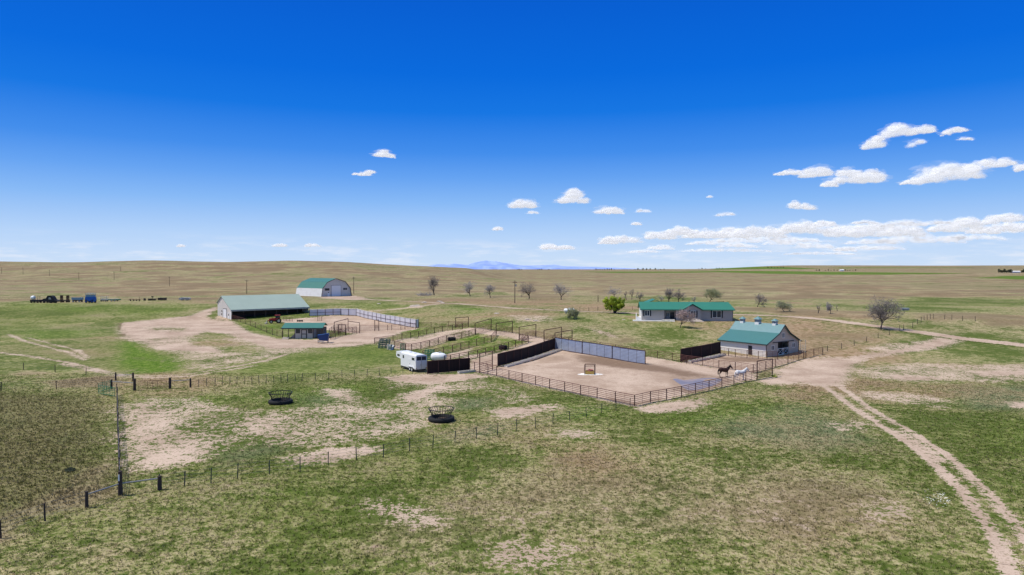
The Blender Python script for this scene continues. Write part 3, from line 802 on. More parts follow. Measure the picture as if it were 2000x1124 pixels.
def panel_wall(label, a_px, b_px, h, m, posts=3, group='solid windbreak fences', cap=M_PIPE_D, seam=0, cat='windbreak', rails=0, post_m=None):
    a, b = P(*a_px), P(*b_px)
    L = math.hypot(b.x - a.x, b.y - a.y); rz = rz_of(a, b)
    root = thing('windbreak_fence', label, cat, a, rz, group)
    n = max(2, int(L / 2)); mb = MB(); c, s = math.cos(rz), math.sin(rz)
    zs = [hz(a.x + c * L * i / n, a.y + s * L * i / n) - a.z for i in range(n + 1)]
    for i in range(n):
        x0, x1 = L * i / n, L * (i + 1) / n
        mb.addv([(x0, -.02, zs[i] + .08), (x1, -.02, zs[i + 1] + .08), (x1, -.02, zs[i + 1] + h), (x0, -.02, zs[i] + h),
                 (x0, .02, zs[i] + .08), (x1, .02, zs[i + 1] + .08), (x1, .02, zs[i + 1] + h), (x0, .02, zs[i] + h)],
                [(0, 1, 2, 3), (7, 6, 5, 4), (3, 2, 6, 7), (0, 4, 5, 1)])
    mb.build('panel', m, root)
    pm = post_mesh(h + 0.06, 0.08, post_m or M_PIPE_D)
    for i in range(posts + 1):
        x = L * i / posts; inst(pm, 'post', root, (x, -0.06, hz(a.x + c * x, a.y + s * x) - a.z))
    if seam:
        sm_ = post_mesh(h - 0.05, 0.022, post_m or M_PIPE_D, 5)
        for i in range(posts * seam):
            if i % seam:
                x = L * i / (posts * seam); inst(sm_, 'batten', root, (x, -0.035, hz(a.x + c * x, a.y + s * x) - a.z + 0.06))
    MB().tube([(L * i / n, -0.03, zs[i] + h + 0.03) for i in range(n + 1)], 0.065, 6).build('top_rail', cap, root)
    MB().tube([(L * i / n, -0.06, zs[i] + 0.12) for i in range(n + 1)], 0.05, 6).build('bottom_rail', post_m or M_PIPE_D, root)
    for k in range(rails):
        MB().tube([(L * i / n, -0.07, zs[i] + h * (k + 1) / (rails + 1)) for i in range(n + 1)], 0.055, 6).build('rail', post_m or M_PIPE_D, root)
    return root

# arena
pipe_fence('rusty six rail pipe fence along the near left side of the dirt arena', [(970, 735.4), (994, 741.5), (1019.7, 747.5), (1046, 753), (1073.5, 759.5), (1102.8, 765.5), (1133.8, 772.5), (1166.2, 778.5), (1201.8, 786.5), (1239.4, 794)])
pipe_fence('rusty pipe fence along the near right side of the arena, beside puddle and horses', [(1239.4, 794), (1270.3, 786.3), (1301.8, 781), (1331, 775.5), (1358.5, 768.8), (1384.8, 763), (1409.8, 756.6), (1433.4, 752), (1456.6, 745.8), (1478.6, 741.7)])
gate_frame('tall rusty gate frame right of the white horse at the barnyard entrance', (1478.6, 741.7), (1508.3, 736), 3.0)
pipe_fence('pipe fence running from the tall gate past the front of the cupola barn', [(1471, 729.5), (1495.7, 722.5), (1514.6, 717), (1539, 709.5), (1560, 702.6), (1569.5, 700.3), (1574, 700), (1589.5, 695.5), (1607, 692.5)])
pipe_fence('pipe fence between the arena and the barn pen, behind both horses', [(1329, 707.6), (1341, 710), (1372.4, 714.3), (1404, 719.7), (1436, 723.5), (1471, 729)], stays=2)
pipe_fence('pipe fence close along the white side wall of the cupola barn', [(1407.5, 693.8), (1423, 696.2), (1436, 697.8), (1459, 700), (1481, 701.5), (1498, 703), (1519, 703.5)], h=1.6)
pipe_fence('long thin pipe fence behind the blue grey windbreak, bordering the house pasture', [(818, 640), (842, 640), (876, 638), (915, 639.5), (959, 645), (1001, 651), (1047, 659), (1080, 667.5), (1110, 673), (1138, 677.5), (1172, 682.5), (1202, 687.2), (1232, 691.8), (1258, 695.8), (1284, 700), (1313, 704.4), (1329, 707.4)], rails=5, stays=1)
panel_wall('blue grey sheet metal windbreak along the back of the arena', (1084, 682.5), (1260.5, 712), 2.55, M_GALV, posts=3, seam=4)
panel_wall('dark rusty solid windbreak on the left side of the arena', (971.6, 717), (1083, 682.8), 2.35, M_RUSTWALL, posts=8)
panel_wall('short dark rusty windbreak right behind the white horse trailer', (834.5, 731.4), (917, 724), 2.2, M_RUSTWALL, posts=4)
panel_wall('dark windbreak joined to the left end of the cupola barn', (1329, 707.2), (1406, 691), 2.45, M_RUSTWALL, posts=4)
# feed bunks at the foot of the dark windbreaks
def bunk(label, a_px, b_px, off=-1.75):
    a, b = P(*a_px), P(*b_px); rz = rz_of(a, b); L = math.hypot(b.x - a.x, b.y - a.y)
    root = thing('feed_bunk', label, 'feed trough', a, rz, 'concrete feed bunks')
    n = max(1, round(L / 3.2)); dz = (b.z - a.z) / n
    for i in range(n):
        x0, x1 = L * i / n + 0.04, L * (i + 1) / n - 0.04
        mb = MB().prismx([(off - .3, 0), (off + .3, 0), (off + .36, .36), (off + .28, .36), (off + .2, .12), (off - .2, .12), (off - .28, .36), (off - .36, .36)], x0, x1)
        mb.build('trough_section', M_CONC, root, loc=(0, 0, dz * i))
    return root
bunk('pale concrete feed bunk along the foot of the arena dark windbreak', (971.6, 717), (1083, 682.8))
bunk('short pale feed bunk below the windbreak by the horse trailer', (884, 727.5), (917, 724.2))
bunk('feed bunk at the foot of the windbreak beside the barn', (1331, 706.8), (1400, 692.4))

# pens left of the arena
gate_frame('tallest gate frame left of the arena, beside the dark windbreak end', (937, 728.7), (961.5, 722.5), 3.4, True, leaf_h=1.7)
pipe_fence('pipe fence panel between the trailer windbreak and the tall gate', [(917, 724.2), (927, 726.5), (937, 728.7)], h=1.7, stays=0)
pipe_fence('wide pipe gate between the tall gate and the arena corner', [(937, 728.9), (953, 732), (970, 735.3)], h=1.8, stays=1, cat='gate', group='pipe gates', name='pipe_gate')
pipe_fence('farthest long pen fence, from the stacked gate panels up to the alley', [(731.7, 672), (767.7, 667.5), (785, 663), (802, 660), (817.7, 658.5), (833.4, 654), (848.7, 651), (864, 648), (884, 645.5), (903.6, 643)], stays=1, rails=5, rr=0.046, pr=0.085)
pipe_fence('second pen fence from the top, passing the first black tyre trough', [(771, 679), (792, 684.6), (804, 685.5), (822, 682), (839, 677.4), (856, 672), (872, 667.5), (887, 664), (902, 661), (916, 657.5), (929, 653.8)], stays=1, rails=5, rr=0.046, pr=0.085)
pipe_fence('third pen fence from the top, starting behind the white horse trailer', [(826, 700), (848, 696), (866, 692), (884, 687.5), (900, 683), (916, 679), (931, 675), (945.5, 671), (959.4, 667.5), (969, 655.5)], stays=1, rails=5, rr=0.046, pr=0.085)
pipe_fence('nearest pen fence, from the white tank past the second black tyre', [(868, 710), (880, 708.3), (897, 705.6), (915, 702), (933, 697.6), (948.6, 693.4), (965, 689.6), (979, 685.5), (993, 681.2), (1007, 678), (1019.7, 673.8), (1032, 669.3), (1014, 665)], stays=1, rails=5, rr=0.046, pr=0.085)
for lab, a, b, h in [('alley gate frame farthest left, nearest the white curved wall', (889.7, 641), (915, 639.6), 2.9),
                     ('second alley gate frame from the left, above the green pens', (928, 654), (959.4, 644.8), 3.0),
                     ('third alley gate frame from the left above the pens', (969, 655), (1000.8, 650.5), 3.0),
                     ('fourth alley gate frame from the left, below the pale gravel streak', (1014, 665), (1046.7, 659), 3.1),
                     ('gate frame just left of the top end of the dark windbreak', (1062.5, 671), (1096.7, 664.5), 3.0),
                     ('rightmost gate frame, standing behind the blue grey windbreak corner', (1084, 676), (1117.4, 669.5), 2.9)]:
    gate_frame(lab, a, b, h)

# corral behind the small shelter
WALLPTS = [(604.6, 617.9), (665.8, 615.9), (696, 617), (735, 625.5), (775, 634), (812.5, 641)]
panel_wall('grey blue steel corral wall beside the big open shed', WALLPTS[0], WALLPTS[1], 2.3, M_WALLGREY, 4, 'steel panels of the far corral wall', M_TRIM_W, rails=1, cat='corral wall')
panel_wall('short bend in the far corral wall, two grey panels', WALLPTS[1], WALLPTS[2], 2.3, M_WALLGREY, 2, 'steel panels of the far corral wall', M_TRIM_W, rails=0, cat='corral wall')
panel_wall('long white capped corral wall sloping down to the right', WALLPTS[2], WALLPTS[5], 2.45, M_WALLGREY, 13, 'steel panels of the far corral wall', M_TRIM_W, rails=1, cat='corral wall')
panel_wall('narrow white end panel of the far corral wall', (812.7, 641), (817.5, 640.2), 2.4, M_STEEL_W, 1, 'steel panels of the far corral wall', M_TRIM_W, cat='corral wall')
pipe_fence('pipe fence closing the front of the far corral, right of the small shelter', [(703, 648), (732, 647), (740, 646.6), (757, 646), (765, 645.5), (783, 645), (791, 644.5), (812, 643.5)], h=1.7, stays=0)
gate_frame('working chute frame with high crossbar right of the small shelter', (653, 651), (680, 643), 3.1, True, 'loading chute frames by the small shelter')
gate_frame('lower chute frame in front of the high one near the shelter', (661, 655.5), (675, 655), 2.9, True, 'loading chute frames by the small shelter')
gate_frame('right hand chute frame at the edge of the corral dirt', (680, 648), (702.5, 651.5), 3.0, True, 'loading chute frames by the small shelter')
gate_frame('pair of tall posts with gate in the far corral fence', (732, 647), (740, 646.5), 3.2, True, 'loading chute frames by the small shelter')
pipe_fence('close set sorting chute fence behind the blue feed bin', [(643, 660), (648, 655), (652, 652), (660, 650), (668, 648)], h=2.3, stays=2, rails=6)
pipe_fence('sorting chute fence from the blue bin to the right frame', [(646, 664), (655, 660), (664, 657), (676, 655), (688, 652.5), (696, 651)], h=1.9, stays=1, rails=6)
pipe_fence('small square pen panel in the middle of the far corral', [(620.5, 627.5), (628.5, 627.3)], h=1.6, stays=1, rails=4)
pipe_fence('dark pipe fence from the big shed corner down to the shelter', [(452.5, 626), (463, 628), (470, 630), (479, 633), (489, 636.5), (499, 641), (510, 645.5), (521, 650.5), (532, 654.5), (541, 657), (551, 659)], h=1.7, stays=0, rails=5)
pipe_fence('feeding fence of close dark posts in front of the open shed', [(553, 627), (559, 627.6), (565, 628), (571, 628.3)], h=1.3, stays=1, rails=3)

# ------------------------------------------------------------------ wire fences
sp = [(312, 957), (360.5, 949.5), (412, 944), (464, 935.5), (526, 927), (586, 921.5), (641, 909), (696.5, 899), (749, 894), (800, 882), (845.5, 875.5), (888.4, 865.6), (930.4, 857.5), (971.5, 850.6), (1009.6, 842.5), (1046, 837), (1080, 828), (1113, 823.7), (1145.5, 816), (1175, 808), (1203, 801.5), (1230.5, 795.7)]
wire_fence('wire fence with steel posts across the near pasture, from brace to arena corner', sp, 1.3, seed=3)
wire_fence('faint wire fence on the far edge of the feeder paddock, ending at the trailer windbreak', [(372, 757), (388, 756), (404, 754.6), (420, 753.4), (434, 752), (449, 751), (463, 751), (478, 751), (492, 750.3), (506, 749.6), (520, 749), (535, 748.6), (549, 747.5), (562, 746.5), (577, 745), (590, 745), (616, 743.5), (642, 742), (668, 737.8), (693, 736.5), (717, 735.2), (741, 733.3), (764, 731), (787, 728.8), (806, 730), (832, 731)], 1.25, seed=4)
wire_fence('dark close post fence leading away along the left edge of the feeder paddock', [(234.6, 968), (231.5, 880), (229.5, 810), (228.5, 772)], 1.55, spacing=2.1, wires=5, kind='timber', m=M_POST, wr=0.018, seed=5)
wire_fence('fence on the left above the track, joining the ranch gate', [(-60, 720), (-6, 721.5), (45.7, 723), (107.6, 727), (168, 732.3), (226, 743.3), (259.5, 744.5)], 1.35, kind='timber', m=M_POST, seed=6)
wire_fence('fence on the left below the track, along the dark rough field', [(-105, 769), (2, 764.5), (110, 760.5), (218, 759.5)], 1.4, kind='timber', m=M_POST, seed=7)
wire_fence('near left fence running from the brace out of the frame', [(169, 992), (88, 1018), (1.5, 1052), (-90, 1090)], 1.35, kind='timber', m=M_POST, seed=8)
wire_fence('post fence from the cupola barn up to the gravel road', [(1607, 692.5), (1616, 686.5), (1643.6, 681.5), (1668.5, 675.5), (1692.5, 667.6), (1715, 660.7), (1737, 654.7)], 1.25, kind='timber', m=M_POST, seed=9)
wire_fence('post fence beyond the road on the right, past the big bare tree', [(1757, 647), (1765, 645), (1782, 641), (1792, 634), (1799, 630.5), (1805, 626), (1811, 625), (1817, 623.5), (1823, 623), (1845, 624.5), (1859, 625.5), (1880, 627), (1905, 628)], 1.5, kind='timber', m=M_POST, seed=10)
wire_fence('distant fence along the foot of the left hillside', [(-30, 556), (30, 553.5), (90, 550.5), (150, 546.5), (210, 542)], 1.8, spacing=30, wires=2, kind='timber', m=M_POST, seed=11)
wire_fence('fence behind the house and bright green bush', [(1115, 609), (1150, 608), (1185, 606.5), (1235, 606)], 1.3, spacing=4, kind='timber', m=M_POST, seed=12)

# timber corner brace (near left) and ranch gate
def brace(label, posts, rails, group):
    w = [P(x, y) for x, y, _, _ in posts]
    root = thing('corner_post_brace', label, 'fence brace', w[0], 0, group)
    for p, (_, _, h, r_) in zip(w, posts):
        MB().tube([(0, 0, -.1), (0, 0, h * .5), (0.01, 0, h - .03), (0.01, 0, h)], [r_ * 1.06, r_, r_ * .95, r_ * .8], 10).build('post', M_POST, root, loc=p - w[0])
    for i, j, za, zb in rails:
        MB().tube([w[i] - w[0] + Vector((0, 0, za)), w[j] - w[0] + Vector((0, 0, zb))], 0.055, 8).build('rail', M_RAIL, root)
    return root, w
br, bw = brace('heavy dark timber corner brace with two pale rails in the near left pasture', [(169.5, 992, 1.25, 0.12), (235, 968, 1.95, 0.16), (312, 957, 1.15, 0.17)], [(0, 1, 1.0, 0.95), (1, 2, 0.95, 0.95)], 'timber corner braces')
MB().bx(-0.05, 0.05, -0.02, 0.02, -0.25, 0.25).build('white_marker', M_TRIM_W, br, loc=bw[1] - bw[0] + Vector((0.0, -0.17, 1.45)))
br2, bw2 = brace('timber brace left of the ranch gate with one rail', [(226, 743.5, 1.3, 0.13), (260, 744.5, 1.35, 0.15)], [(0, 1, 0.85, 1.0)], 'timber corner braces')
br3, bw3 = brace('timber brace left of the green gates, behind the feeder paddock', [(218, 759.5, 1.4, 0.14), (263, 763, 1.75, 0.2)], [(0, 1, 1.1, 1.1)], 'timber corner braces')
br4, bw4 = brace('timber brace right of the ranch gate', [(332, 759.5, 1.65, 0.2), (372, 757, 1.4, 0.14)], [(0, 1, 1.15, 1.15)], 'timber corner braces')
def pasture_gate(label, a_px, b_px, m, h=1.3, group='tubular pasture gates', bars=6, off=0.25):
    a, b = P(*a_px), P(*b_px); root = thing('pasture_gate', label, 'gate', a, 0, group); d = b - a; u = d.normalized() * off
    mb = MB()
    c0, c1 = u, d - u
    mb.tube([c0 + Vector((0, 0, .15)), c0 + Vector((0, 0, h)), c1 + Vector((0, 0, h)), c1 + Vector((0, 0, .15)), c0 + Vector((0, 0, .15))], 0.032, 6)
    mb.build('gate_frame', m, root)
    for k in range(1, bars - 1):
        z_ = .15 + (h - .15) * k / (bars - 1)
        MB().tube([c0 + Vector((0, 0, z_)), c1 + Vector((0, 0, z_))], 0.022, 5).build('bar', m, root)
    for f in (.33, .5, .67):
        p = c0.lerp(c1, f); MB().tube([p + Vector((0, 0, .15)), p + Vector((0, 0, h))], 0.022, 5).build('upright', m, root)
    return root
pasture_gate('rusty ranch gate between two heavy dark posts on the left', (266, 762.5), (330, 759.5), M_PIPE)
pasture_gate('green tubular gate swung open left of the ranch gate, farther of the pair', (190, 768), (218, 760), M_GREEN)
pasture_gate('green tubular gate swung open left of the ranch gate, nearer of the pair', (190, 770), (226, 776), M_GREEN)

# ------------------------------------------------------------------ buildings
def win(parent, x0, x1, z0, z1, y=-0.02, shutters=False, mullion=True, frame=M_TRIM_W, side=-1, axis='x'):
    """window on the plane y (front) of a building; frame part with a pane sub-part"""
    fb = MB(); t = 0.09; d = 0.06
    def put(mb, a, b, c, e, y0, y1):
        if axis == 'x': mb.bx(a, b, min(y0, y1), max(y0, y1), c, e)
        else: mb.bx(min(y0, y1), max(y0, y1), a, b, c, e)
    yo = y + side * d
    put(fb, x0, x1, z1 - t, z1, y, yo); put(fb, x0, x1, z0, z0 + t, y, yo)
    put(fb, x0, x0 + t, z0 + t, z1 - t, y, yo); put(fb, x1 - t, x1, z0 + t, z1 - t, y, yo)
    if mullion: xm = (x0 + x1) / 2; put(fb, xm - t / 2, xm + t / 2, z0 + t, z1 - t, y, yo)
    f = fb.build('window', frame, parent)
    pb = MB(); put(pb, x0 + t, x1 - t, z0 + t, z1 - t, y + side * 0.006, y + side * 0.02); pb.build('pane', M_GLASS, f)
    if shutters:
        for a, b in ((x0 - 0.42, x0 - 0.03), (x1 + 0.03, x1 + 0.42)):
            sb = MB(); put(sb, a, b, z0 - .03, z1 + .03, y, y + side * 0.05); sb.build('shutter', M_TRIM_D, parent)
    return f

def roof_slab(mb, x0, x1, ya, za, yb, zb, t=0.12):
    """sloping slab between (ya,za) and (yb,zb), extruded in x"""
    mb.prismx([(ya, za), (yb, zb), (yb, zb + t), (ya, za + t)], x0, x1)

# --- big open machine shed
def big_shed():
    o = P(452, 624.6); th = R(40.5); L, Wd = 27.6, 14.5; ef, rd, eb = 3.35, 7.75, 5.2; pk = 0.66 * Wd
    t = thing('machine_shed', 'big open fronted machine shed with pale green sheet roof and cream gable', 'shed', o, th)
    # gable end walls (left with garage door), back wall
    MB().prismx([(0, 0), (Wd, 0), (Wd, eb), (pk, rd - .05), (0, ef)], 0, 0.15).build('gable_wall', M_STEEL_WY, t)
    MB().prismx([(0, 0), (Wd, 0), (Wd, eb), (pk, rd - .05), (0, ef)], L - .15, L).build('gable_wall', M_STEEL_WY, t)
    MB().bx(.15, L - .15, Wd - .15, Wd, 0, eb).build('back_wall', M_STEEL_WX, t)
    MB().bx(.15, L - .15, 5.0, 5.12, 0, 4.6).build('inner_wall', M_SHADE_IN, t)
    r_ = MB(); roof_slab(r_, -.35, L + .35, -.5, ef - .12, pk, rd); roof_slab(r_, -.35, L + .35, pk, rd, Wd + .4, eb - .12)
    r_.build('roof', M_ROOF_PALE, t)
    MB().bx(-.3, L + .3, -.56, -.5, ef - .55, ef - .15).build('fascia', M_TRIM_G, t)
    for i in range(8):
        x = .25 + (L - .5) * i / 7
        MB().bx(x - .1, x + .1, -.02, .18, 0, ef - .1).build('post', M_WOOD_D, t)
    d = MB().bx(-.06, -.002, 4.6, 8.4, 0, 3.5); 
    f = d.build('garage_door_frame', M_TRIM_D, t); MB().bx(-.10, -.062, 4.85, 8.15, 0.02, 3.3).build('door_panel', M_DOOR_W, f)
    d = MB().bx(-.06, -.002, 2.2, 3.3, 0, 2.2).build('door', M_DOOR_W, t); MB().bx(-.09, -.062, 2.45, 3.05, 1.2, 1.9).build('pane', M_GLASS, d)
    MB().bx(-.05, -.002, 0.25, 1.5, 0.02, 2.5).build('white_panel', M_TRIM_W, t)
    MB().bx(-.28, -.002, 9.4, 9.7, 2.3, 2.7).build('lamp', M_TRIM_D, t)
    MB().bx(-.28, -.002, 9.5, 9.8, 1.2, 1.6).build('meter_box', M_TRIM_D, t)
    pn = MB(); 
    for i in range(20): pn.bx(.3 + i * .22, .44 + i * .22, -.16, -.1, .1, 2.1)
    pn.build('stall_boards', M_RUSTWALL, t)
    MB().tube([(pk * 1.6, -.9, 0), (pk * 1.6, -.9, 0.01)], .01, 4)
big_shed()

# --- round roofed barn (gothic profile)
def round_barn():
    o = P(627, 580); ppm = 1 / mpp(o)
    Wd = 18.6; H = 35.2 / ppm; Lb = 22.6
    prof = [(0, 0), (0.052, .44), (.225, .80), (.50, 1.0), (.765, .90), (.92, .55), (1.0, 0)]
    prof = [(0, 0), (0.045, .45), (.20, .80), (.485, 1.0), (.79, .82), (.955, .46), (1.0, 0)]
    t = thing('round_roof_barn', 'white walled barn with curved green roof and big door, farthest building', 'barn', o, R(50))
    p = [(x * Wd, z * H) for x, z in prof]
    MB().prism(p, 0, .15).build('front_wall', M_STEEL_WX, t); MB().prism(p, Lb - .15, Lb).build('rear_wall', M_STEEL_WX, t)
    def skin(i0, i1, name, m, k=1.012, lift=.12):
        mb = MB()
        for i in range(i0, i1):
            (xa, za), (xb, zb) = p[i], p[i + 1]
            dx, dz = xb - xa, zb - za; l = math.hypot(dx, dz); nx, nz = -dz / l * lift, dx / l * lift
            mb.prism([(xa, za), (xb, zb), (xb + nx, zb + nz), (xa + nx, za + nz)], -.25, Lb + .2)
        return mb.build(name, m, t)
    skin(0, 1, 'side_wall', M_STEEL_W); skin(5, 6, 'side_wall', M_STEEL_W); skin(1, 5, 'roof', M_ROOF)
    # dark rake trim around the front arch
    tr = MB().tube([(x, -.3, z) for x, z in p], .16, 5); tr.build('rake_trim', M_TRIM_D, t)
    w = Wd
    d = MB().bx(.325 * w, .655 * w, -.05, -.002, 0, .625 * H).build('door_frame', M_TRIM_D, t)
    MB().bx(.335 * w, .645 * w, -.09, -.052, .03, .61 * H).build('sliding_door', M_DOOR_W, d)
    d = MB().bx(.21 * w, .275 * w, -.06, -.002, 0, .27 * H).build('door', M_DOOR_W, t)
    win(t, .12 * w, .27 * w, .33 * H, .46 * H, -.002, frame=M_TRIM_D); win(t, .72 * w, .86 * w, .33 * H, .47 * H, -.002)
    MB().bx(.22 * w, .26 * w, -.1, -.03, .2 * H, .25 * H).build('lamp', M_TRIM_D, d)
round_barn()

# --- small shelter with porch
def shelter():
    o = P(551.5, 662); k = mpp(o); L = 78 * k; D = 4.6
    t = thing('loafing_shelter', 'small shelter with green roof, cream middle room and open porch bays', 'shed', o, R(1.5))
    h = 21 * k; hb = h + .95
    r_ = MB(); roof_slab(r_, -.1, L + .2, -.45, h - .05, D * .6, hb + .1, .1); roof_slab(r_, -.1, L + .2, D * .6, hb + .1, D + .3, h + .25, .1); r_.build('roof', M_ROOF, t)
    MB().bx(-.3, L + .15, -.45, -.38, h - .25, h - .06).build('fascia', M_TRIM_D, t)
    x0, x1 = 25 * k, 59 * k
    MB().bx(x0, x1, 0, D - .1, 0, h - .06).build('wall', M_SHED, t)
    MB().bx(x1 + .01, L, D - .2, D - .1, 0, h).build('back_boards', M_WOOD_G, t)
    for x in (0.1, 12 * k, x0 - .1, x1 + .12, 67 * k, L - .1):
        MB().bx(x - .07, x + .07, .02, .16, 0, h - .1).build('post', M_WOOD_D, t)
    w = x1 - x0
    d = MB().bx(x0 + .35 * w, x0 + .67 * w, -.06, -.002, 0, h * .86).build('door_frame', M_TRIM_D, t)
    MB().bx(x0 + .40 * w, x0 + .62 * w, -.10, -.062, .1, h * .40).build('lower_door', M_SHED, d); MB().bx(x0 + .40 * w, x0 + .62 * w, -.10, -.062, h * .47, h * .80).build('upper_door', M_SHED, d)
    for a, b in ((.04, .28), (.74, .98)):
        f = win(t, x0 + a * w, x0 + b * w, h * .5, h * .88, -.002, frame=M_TRIM_D)
    ramp = MB().prismx([(-1.6, 0), (.0, 0), (0, .45)], .2, 1.9).build('ramp', M_WOOD_G, t)
    # dark sheet on the lower left bay
    MB().prism([(13 * k, 0.02), (x0 - .15, 0.02), (x0 - .15, h * .5)], .25, .3).build('brace_board', M_WOOD_G, t)
shelter()

# --- blue feed bin
def feed_bin():
    o = P(631, 671); k = mpp(o); w = 21 * k
    t = thing('feed_bin', 'dark blue hopper feed bin on legs in front of the small shelter', 'feed bin', o, R(8))
    z0, z1 = 6 * k, 19 * k
    MB().prism([(-w * .3, z0 * .9), (w * .42, z0 * .7), (w * .5, z1 * .8), (w * .42, z1), (-w * .5, z1 * .82), (-w * .5, z1 * .6)], 0, 2.0).build('hopper', M_BLUE, t)
    for x in (-w * .46, w * .4):
        for y in (.1, 1.9): MB().tube([(x, y, 0), (x, y, z1 * .7)], .06, 6).build('leg', M_BLACK, t)
    MB().bx(-w * .46, w * .1, -.5, 0, .35, .5).build('tray', M_GREY, t)
    MB().bx(-w * .52, w * .52, -.05, 2.05, z1 * .80, z1 * .86).build('rim', M_BLUE, t)
    MB().tube([(w * .2, 1, z1 * .9), (w * .2, 1, z1 * 1.25)], .08, 6).build('filler_pipe', M_BLUE, t)
feed_bin()

# --- barn with three cupolas
def cupola_barn():
    o = P(1496.6, 698.2); th = R(36); W_, L_ = 11.6, 11.2
    t = thing('stable_barn', 'tan stable barn with teal roof, three roof cupolas and open front', 'barn', o, th)
    ez, bz, rz_ = 2.75, 4.55, 6.25; b = W_ * .33
    # local: x across the gable front, y back along the ridge
    pf = [(0, 0), (W_, 0), (W_, ez), (W_ - b, bz), (W_ / 2, rz_), (b, bz), (0, ez)]
    # front wall with an opening between x=a0..a1
    a0, a1, oh = W_ * .345, W_ * .675, 2.7
    fw = MB(); fw.prism([(0, 0), (a0, 0), (a0, oh), (a0, ez + (bz - ez) * a0 / b if a0 < b else bz), (b, bz), (0, ez)], 0, .14)
    fw = MB()
    fw.prism([(0, 0), (a0, 0), (a0, oh), (0, ez - .05)], 0, .14)
    fw.prism([(a1, 0), (W_, 0), (W_, ez - .05), (a1, oh)], 0, .14)
    fw.prism([(0, ez - .05), (a0, oh), (a1, oh), (W_, ez - .05), (W_ - b, bz - .05), (W_ / 2, rz_ - .05), (b, bz - .05)], 0, .14)
    fw.build('front_wall', M_BARN, t)
    MB().prism([(x, z - (.05 if z > 1 else 0)) for x, z in pf], L_ - .14, L_).build('rear_wall', M_BARN, t)
    MB().bx(0, .14, .14, L_ - .14, 0, ez - .05).build('side_wall', M_BARN_SUNLIT, t); MB().bx(W_ - .14, W_, .14, L_ - .14, 0, ez - .05).build('side_wall', M_BARN_SUNLIT, t)
    MB().bx(a0 - .1, a1 + .1, 1.5, 1.6, 0, 3.6).build('aisle_shade_board', M_SHADE_IN, t)  # added dark board close behind the opening, painted as the aisle's shade
    MB().bx(a0 + .05, a1 - .05, .1, 1.45, .0, .25).build('aisle_floor', M_SHADE_IN, t)
    ov = .45
    def slab(xa, za, xb, zb, m, nm):
        return MB().prism([(xa, za), (xb, zb), (xb, zb + .13), (xa, za + .13)], -.45, L_ + .4).build(nm, m, t)
    sl = (bz - ez) / b
    slab(-ov, ez - ov * sl, b, bz, M_LOWER, 'lower_roof'); slab(b, bz + .004, W_ / 2, rz_, M_UPPER, 'upper_roof')
    slab(W_ / 2, rz_, W_ - b, bz + .004, M_UPPER, 'upper_roof'); slab(W_ - b, bz, W_ + ov, ez - ov * sl, M_LOWER, 'lower_roof')
    MB().tube([(-ov, -.47, ez - ov * sl), (b, -.47, bz), (W_ / 2, -.47, rz_), (W_ - b, -.47, bz), (W_ + ov, -.47, ez - ov * sl)], .10, 5).build('rake_trim', M_TRIM_D, t)
    MB().bx(-ov - .05, -ov, -.45, L_ + .4, ez - ov * sl - .12, ez - ov * sl + .05).build('gutter', M_TRIM_D, t)
    for x in (0.02, W_ - .02): MB().bx(x - .07, x + .07, -.04, 0, 0, ez - .1).build('corner_trim', M_TRIM_D, t)
    # dutch gate, track, sliding door, windows, loft hatch
    g = MB().bx(a0 + .02, a1 - .02, .02, .08, .1, .22); g.bx(a0 + .02, a1 - .02, .02, .08, 1.35, 1.47)
    xm = (a0 + a1) / 2
    for x in (a0 + .08, xm - .05, xm + .05, a1 - .08): g.bx(x - .045, x + .045, .018, .082, .1, 1.47)
    for xa, xb in ((a0 + .1, xm - .1), (xm + .1, a1 - .1)):
        g.tube([(xa, .05, .25), (xb, .05, 1.33)], .045, 4); g.tube([(xa, .05, 1.33), (xb, .05, .25)], .045, 4)
    g.build('dutch_gate', M_TRIM_W, t)
    MB().bx(W_ * .18, W_ * .83, -.12, -.03, oh + .02, oh + .18).build('door_track', M_TRIM_D, t)
    sd = MB().bx(a1 + .02, W_ * .95, -.09, -.03, .05, oh - .02).build('sliding_door', M_BARN, t)
    win(t, W_ * .77, W_ * .865, 1.35, 2.35, -.092, mullion=True)
    win(t, W_ * .14, W_ * .235, 1.25, 2.25, -.002)
    win(t, W_ * .465, W_ * .545, 3.55, 4.65, -.002)
    MB().tube([(W_ / 2, -.5, rz_ - .6), (W_ / 2, -.8, rz_ - .7)], .05, 4).build('hay_hook', M_TRIM_D, t)
    dd = MB().bx(-.05, -.002, 3.3, 4.2, .05, 2.0).build('side_door', M_TRIM_D, t)
    for i, f in enumerate((.13, .47, .83)):
        s = (0.95, 1.15, 0.95)[i]; y = L_ * (1 - f)
        c = MB().bx(W_ / 2 - .42 * s, W_ / 2 + .42 * s, y - .42 * s, y + .42 * s, rz_ - .35, rz_ + .78 * s).build('cupola', M_TRIM_W, t)
        lv = MB()
        for k in range(4):
            z = rz_ + .28 * s + k * .11 * s
            lv.bx(W_ / 2 - .45 * s, W_ / 2 + .45 * s, y - .45 * s, y + .45 * s, z, z + .05 * s)
        lv.build('louvre', M_TRIM_D, c)
        zz = rz_ + .78 * s; a = .62 * s
        MB().addv([(W_ / 2 - a, y - a, zz), (W_ / 2 + a, y - a, zz), (W_ / 2 + a, y + a, zz), (W_ / 2 - a, y + a, zz), (W_ / 2, y, zz + .52 * s)],
                  [(0, 1, 4), (1, 2, 4), (2, 3, 4), (3, 0, 4), (3, 2, 1, 0)]).build('cupola_roof', M_UPPER, c)
M_LOWER = mat('barn_roof_lower', (0.062, 0.182, 0.172), 0.42, 0.08, 0.5, ribs=('Y', 1.6, 0.4), spec=0.45)
